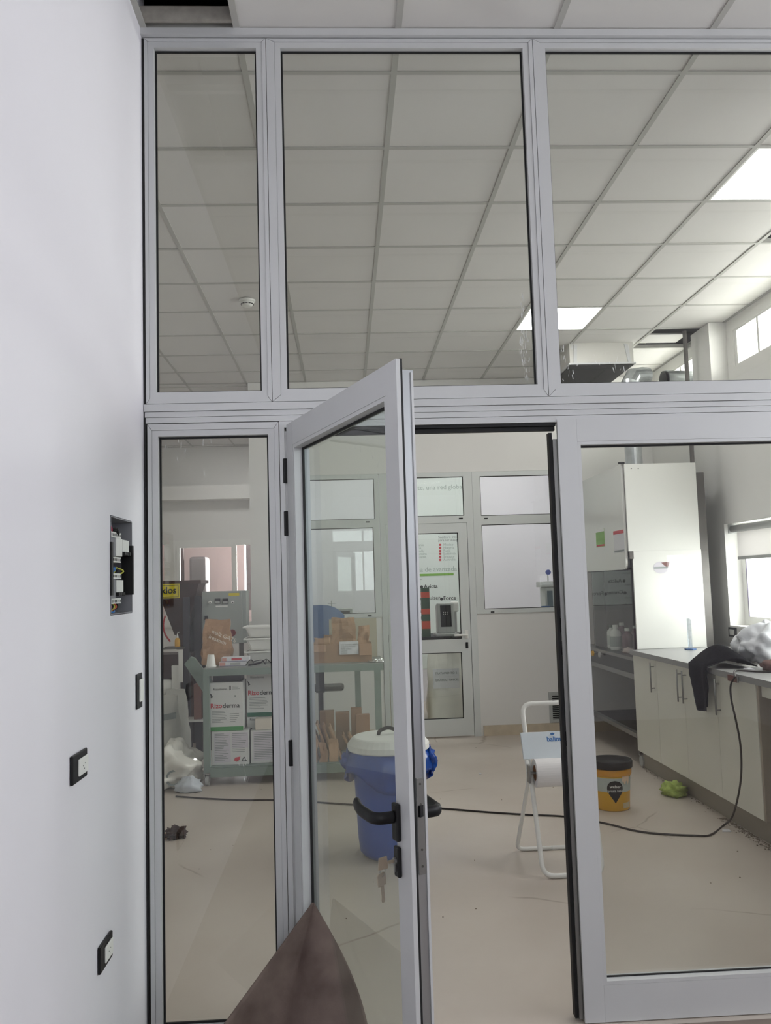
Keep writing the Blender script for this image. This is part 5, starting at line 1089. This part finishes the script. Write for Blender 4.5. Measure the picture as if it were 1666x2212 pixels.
# bottles inside
def bottle(label, x, y, r, h, m_, cap, lab=None):
    t = thing('reagent_bottle', label, 'bottle', (x, y, .8715))
    mk('bottle_body', MB().lathe([(r*.9, 0), (r, .008), (r, h*.66), (r*.85, h*.75), (r*.42, h*.83), (r*.42, h*.88)], (0, 0, 0), 20), m_, t, local=True, smooth=True)
    mk('cap', MB().lathe([(r*.48, h*.881), (r*.48, h), (r*.3, h*1.001)], (0, 0, 0), 16), cap, t, local=True)
    if lab: mk('label_strip', MB().lathe([(r*1.01, h*.15), (r*1.01, h*.55)], (0, 0, 0), 20), lab, t, local=True)
def hb(x, d): q = at(x, 1390, 0, HX0+d); return q.x+.03, min(q.y, 7.92)
bottle('white bottle with green cap inside the fume cupboard', *hb(1308, .10), .040, .215, WHITE, DGREEN, mat('pale_label', rgb(200, 206, 200), .5))
bottle('larger white bottle with printed label inside the fume cupboard', *hb(1324, .06), .050, .225, WHITE, WHITE, mat('grey_label', rgb(150, 158, 156), .5))
bottle('maroon bottle directly right of the white bottles', *hb(1335, .20), .045, .23, MAROON, WHITE)
bottle('maroon bottle with white cap in the middle of the fume cupboard', *hb(1349, .12), .046, .20, MAROON, WHITE)
bottle('maroon bottle furthest right inside the fume cupboard', *hb(1366, .23), .036, .215, MAROON, LGREY)
tag(mk('pink_wipe', lump((hb(1345, .04)[0]+.02, hb(1345, .04)[1], .8718), .045, .06, .03, .4, 3., 4., 18), mat('pinkish_tissue', rgb(204, 180, 178), .8), smooth=True), 'crumpled pinkish tissue in front of the maroon bottles', 'tissue')
# ducts, conduit, hanging unit, detector
du = thing('exhaust_duct', 'silver exhaust duct rising from the fume cupboard with an elbow', 'duct', (2.52, 7.35, 2.45))
dx, dy_ = at(1369, 985, 1, 7.12).x, 7.12
mk('riser', MB().cyl((dx, dy_, 2.4505), (dx, dy_, 3.10), .072, 24), GALV, du, smooth=False)
mk('elbow', MB().tube([(dx, dy_, 3.1005), (dx+.005, dy_+.01, 3.18), (dx+.05, dy_+.05, 3.25), (dx+.15, dy_+.10, 3.27), (dx+.20, dy_+.12, 3.27)], .074, 20), GALV, du)
du2 = thing('wall_duct', 'silver duct stub with dark open end running to the clerestory wall', 'duct', (3.05, 7.3, 3.38))
q = at(1432, 822, 1, 7.3)
mk('pipe', MB().cyl((q.x+.02, 7.3, 3.245), (XR-.002, 7.34, 3.245), .085, 24), GALV, du2, smooth=False); mk('open_end', MB().cyl((q.x+.0, 7.299, 3.245), (q.x+.0195, 7.3, 3.245), .080, 24), BLK, du2)
tag(mk('conduit', MB().cyl((at(1495, 980, 1, 6.98).x, 6.98, 2.455), (at(1495, 980, 1, 6.98).x, 6.98, CZ-.001), .018, 12), STEELD), 'grey conduit from the fume cupboard up to the ceiling', 'conduit')
tag(mk('side_strip', MB().box(HX1+.02, HX1+.10, 6.99, 7.07, .88, 2.38), STEELD), 'dark grey upright strip between fume cupboard and right wall', 'channel')  # plain dark grey upright filling part of the gap beside the cupboard
hu = thing('hanging_unit', 'boxed metal air unit hanging below the ceiling with dark underside', 'air unit', (2.31, 7.8, 3.40))
mk('casing', MB().box(2.03, 2.60, 7.31, 8.35, 3.412, 3.66), mat('unit_white', rgb(206, 204, 198), .4), hu)
mk('lip', MB().box(2.015, 2.615, 7.295, 8.365, 3.398, 3.4115), ALU, hu)
mk('grille', MB().box(2.03, 2.60, 7.31, 8.35, 3.390, 3.3975), mat('dark_filter', rgb(52, 52, 50), .9, noise_amt=.4, nscale=18), hu)
for a, b in ((2.06, 2.09), (2.55, 2.58)): mk('corner_fold', MB().prism([(a, 3.413), (b, 3.413), (b+(.01 if a < 2.3 else -.03), 3.58), (a+(.01 if a < 2.3 else -.03), 3.58)], 1, 7.306, 7.3098), ALU, hu)
tag(mk('loose_panel', MB().box(2.625, 3.05, 7.2, 7.46, CZ+.0365, CZ+.05), TILE), 'ceiling tile pushed up inside the open ceiling bay', 'tile')
sd = thing('smoke_detector', 'round white smoke detector on the ceiling at upper left', 'smoke detector', (*at(534, 648, 2, CZ).xy, CZ))
mk('base', MB().lathe([(.052, -.016), (.058, -.012), (.058, -.0005)], (0, 0, 0), 28), WHITE, sd, local=True, smooth=True); mk('head', MB().lathe([(.02, -.048), (.036, -.044), (.044, -.030), (.046, -.0165)], (0, 0, 0), 28), WHITE, sd, local=True, smooth=True)
for k in range(12): a = k*PI/6; mk('vent_slot', MB().box(-.001, .001, -.006, .006, -.004, .004).rot(Matrix.Rotation(a, 3, 'Z') @ Matrix.Rotation(PI/2, 3, 'Z') @ Matrix.Rotation(PI/2, 3, 'Z')) if False else (lambda mb: (setattr(mb, 'v', [(x+.0435*math.cos(a), y+.0435*math.sin(a), z-.033) for x, y, z in mb.v]), mb)[1])(MB().box(-.002, .002, -.008, .008, -.003, .003).rot(Matrix.Rotation(a, 3, 'Z'))), DARK, sd, local=True)

# ================================================================ RIGHT WALL WINDOWS
w8 = thing('window_8', 'low window in the right wall with half drawn roller blind', 'window', (XR+.2, 5.75, 1.10), kind='structure')
mk('frame', holed(0, XR+.13, XR+.18, 4.5, 7.02, 1.10, 1.94, [(4.56, 5.72, 1.17, 1.88), (5.78, 6.94, 1.17, 1.88)]), WHITE, w8)
mk('gasket', ringbox(MB(), 0, 0, 0, 0, 0, 0, 0) if False else MB().box(XR+.125, XR+.1295, 6.925, 6.94, 1.17, 1.88), mat('violet_grey_seal', rgb(130, 124, 150), .5), w8)
for a, b in ((4.56, 5.72), (5.78, 6.94)): mk('pane', MB().box(XR+.152, XR+.158, a, b, 1.17, 1.88), GLASSR, w8)
mk('sill', MB().box(XR-.012, XR+.1295, 4.5, 7.02, 1.085, 1.0995), WALLR, w8)
rb = thing('roller_blind', 'cream roller blind half drawn over the low right window', 'blind', (XR+.12, 5.7, 1.66))
mk('tube', MB().cyl((XR+.045, 4.52, 1.895), (XR+.045, 6.96, 1.895), .030, 16), LGREY, rb, smooth=True); mk('fabric', MB().box(XR+.060, XR+.062, 4.55, 6.92, 1.665, 1.885), FROST, rb)
mk('bottom_bar', MB().box(XR+.053, XR+.069, 4.55, 6.92, 1.640, 1.6648), LGREY, rb); mk('bracket', MB().box(XR+.01, XR+.09, 6.965, 6.975, 1.86, 1.935), LGREY, rb); mk('chain_tube', MB().cyl((XR+.085, 6.94, 1.66), (XR+.085, 6.94, 1.86), .008, 8), WHITE, rb)
for nm, y0, y1, ml in (('window_9', 3.35, 6.64, (4.45, 5.55, 6.25)), ('window_10', 7.15, 8.35, (7.75,))):
    t = thing(nm, ('long clerestory window high in the right wall', 'short clerestory window beyond the pillar')[nm == 'window_10'], 'window', (XR+.2, (y0+y1)/2, 3.19), kind='structure')
    es = [y0+.03]+list(ml)+[y1-.03]
    mk('frame', holed(0, XR+.008, XR+.05, y0, y1, 3.19, 3.49, [(a+.015, b-.015, 3.205, 3.475) for a, b in zip(es[:-1], es[1:])]), WHITE, t)
    for a, b in zip(es[:-1], es[1:]): mk('pane', MB().box(XR+.02, XR+.026, a+.015, b-.015, 3.205, 3.475), GLASSR, t)
t = thing('wall_socket', 'dark framed white switch under the low window on the right wall', 'switch', (XR, 6.97, 1.07))
q = at(1584, 1359, 0, XR); 
mk('cover_plate', MB().box(XR-.010, XR-.0005, q.y-.07, q.y+.07, 1.0055, 1.083), mat('dark_grey_plate', rgb(70, 72, 72), .4), t, bevel=.003); mk('rocker', MB().box(XR-.014, XR-.0102, q.y-.042, q.y+.042, 1.022, 1.068), WHITE, t, bevel=.002)

# near room windows, behind and beside the camera
for nm, ax, a, b, z0, z1, ml in (('window_11', 1, -.3, 1.2, 1.35, 2.85, (.45,)), ('window_12', 1, 3.50, 3.95, 1.07, 1.79, (3.78,)), ('window_13', 0, -.9, 2.7, 1.6, 3.2, (.3, 1.5))):
    t = thing(nm, {'window_11': 'large window behind the camera', 'window_12': 'small window behind the camera, reflected in the right pane', 'window_13': 'wide window in the near right wall outside the view'}[nm], 'window', ((a+b)/2, -3.15, z0) if ax else (4.3, (a+b)/2, z0), kind='structure')
    es = [a+.02]+list(ml)+[b-.02]; hs = [(p+.02, q_-.02, z0+.04, z1-.04) for p, q_ in zip(es[:-1], es[1:])]
    lo, hi = (-3.2, -3.15) if ax else (4.25, 4.30)
    mk('frame', holed(ax, lo, hi, a, b, z0, z1, hs), WHITE, t)
    for p, q_, c0, c1_ in hs: mk('pane', MB().box(p, q_, lo+.02, lo+.026, c0, c1_) if ax else MB().box(lo+.02, lo+.026, p, q_, c0, c1_), GLASSR, t)

# ================================================================ BROWN BOARD against the open door
Tp, BL, BR = Vector((-.127, 2.870, .508)), Vector((-.505, 2.76, .004)), Vector((.055, 2.62, .004))
nrm = (BL-Tp).cross(BR-Tp).normalized()
if nrm.y > 0: nrm = -nrm
def board(u, v):
    v = max(v, .004); Lp = Tp+(BL-Tp)*v; Rp = Tp+(BR-Tp)*v+Vector((.055*math.sin(v*PI)*1.0, -.01*v, 0))
    p = Lp+(Rp-Lp)*u; d = .17*v*(max(0, 1-u/.30)**2)-.05*v*math.exp(-((u-.28)/.12)**2)+.03*v*math.exp(-((u-.72)/.25)**2)
    p = p+nrm*d; p.z = max(p.z, .003); return p
tag(mk('brown_board', MB().grid(board, 40, 40, -.005), BROWNS, smooth=True), 'curled brown leathery board corner leaning against the open door', 'board')
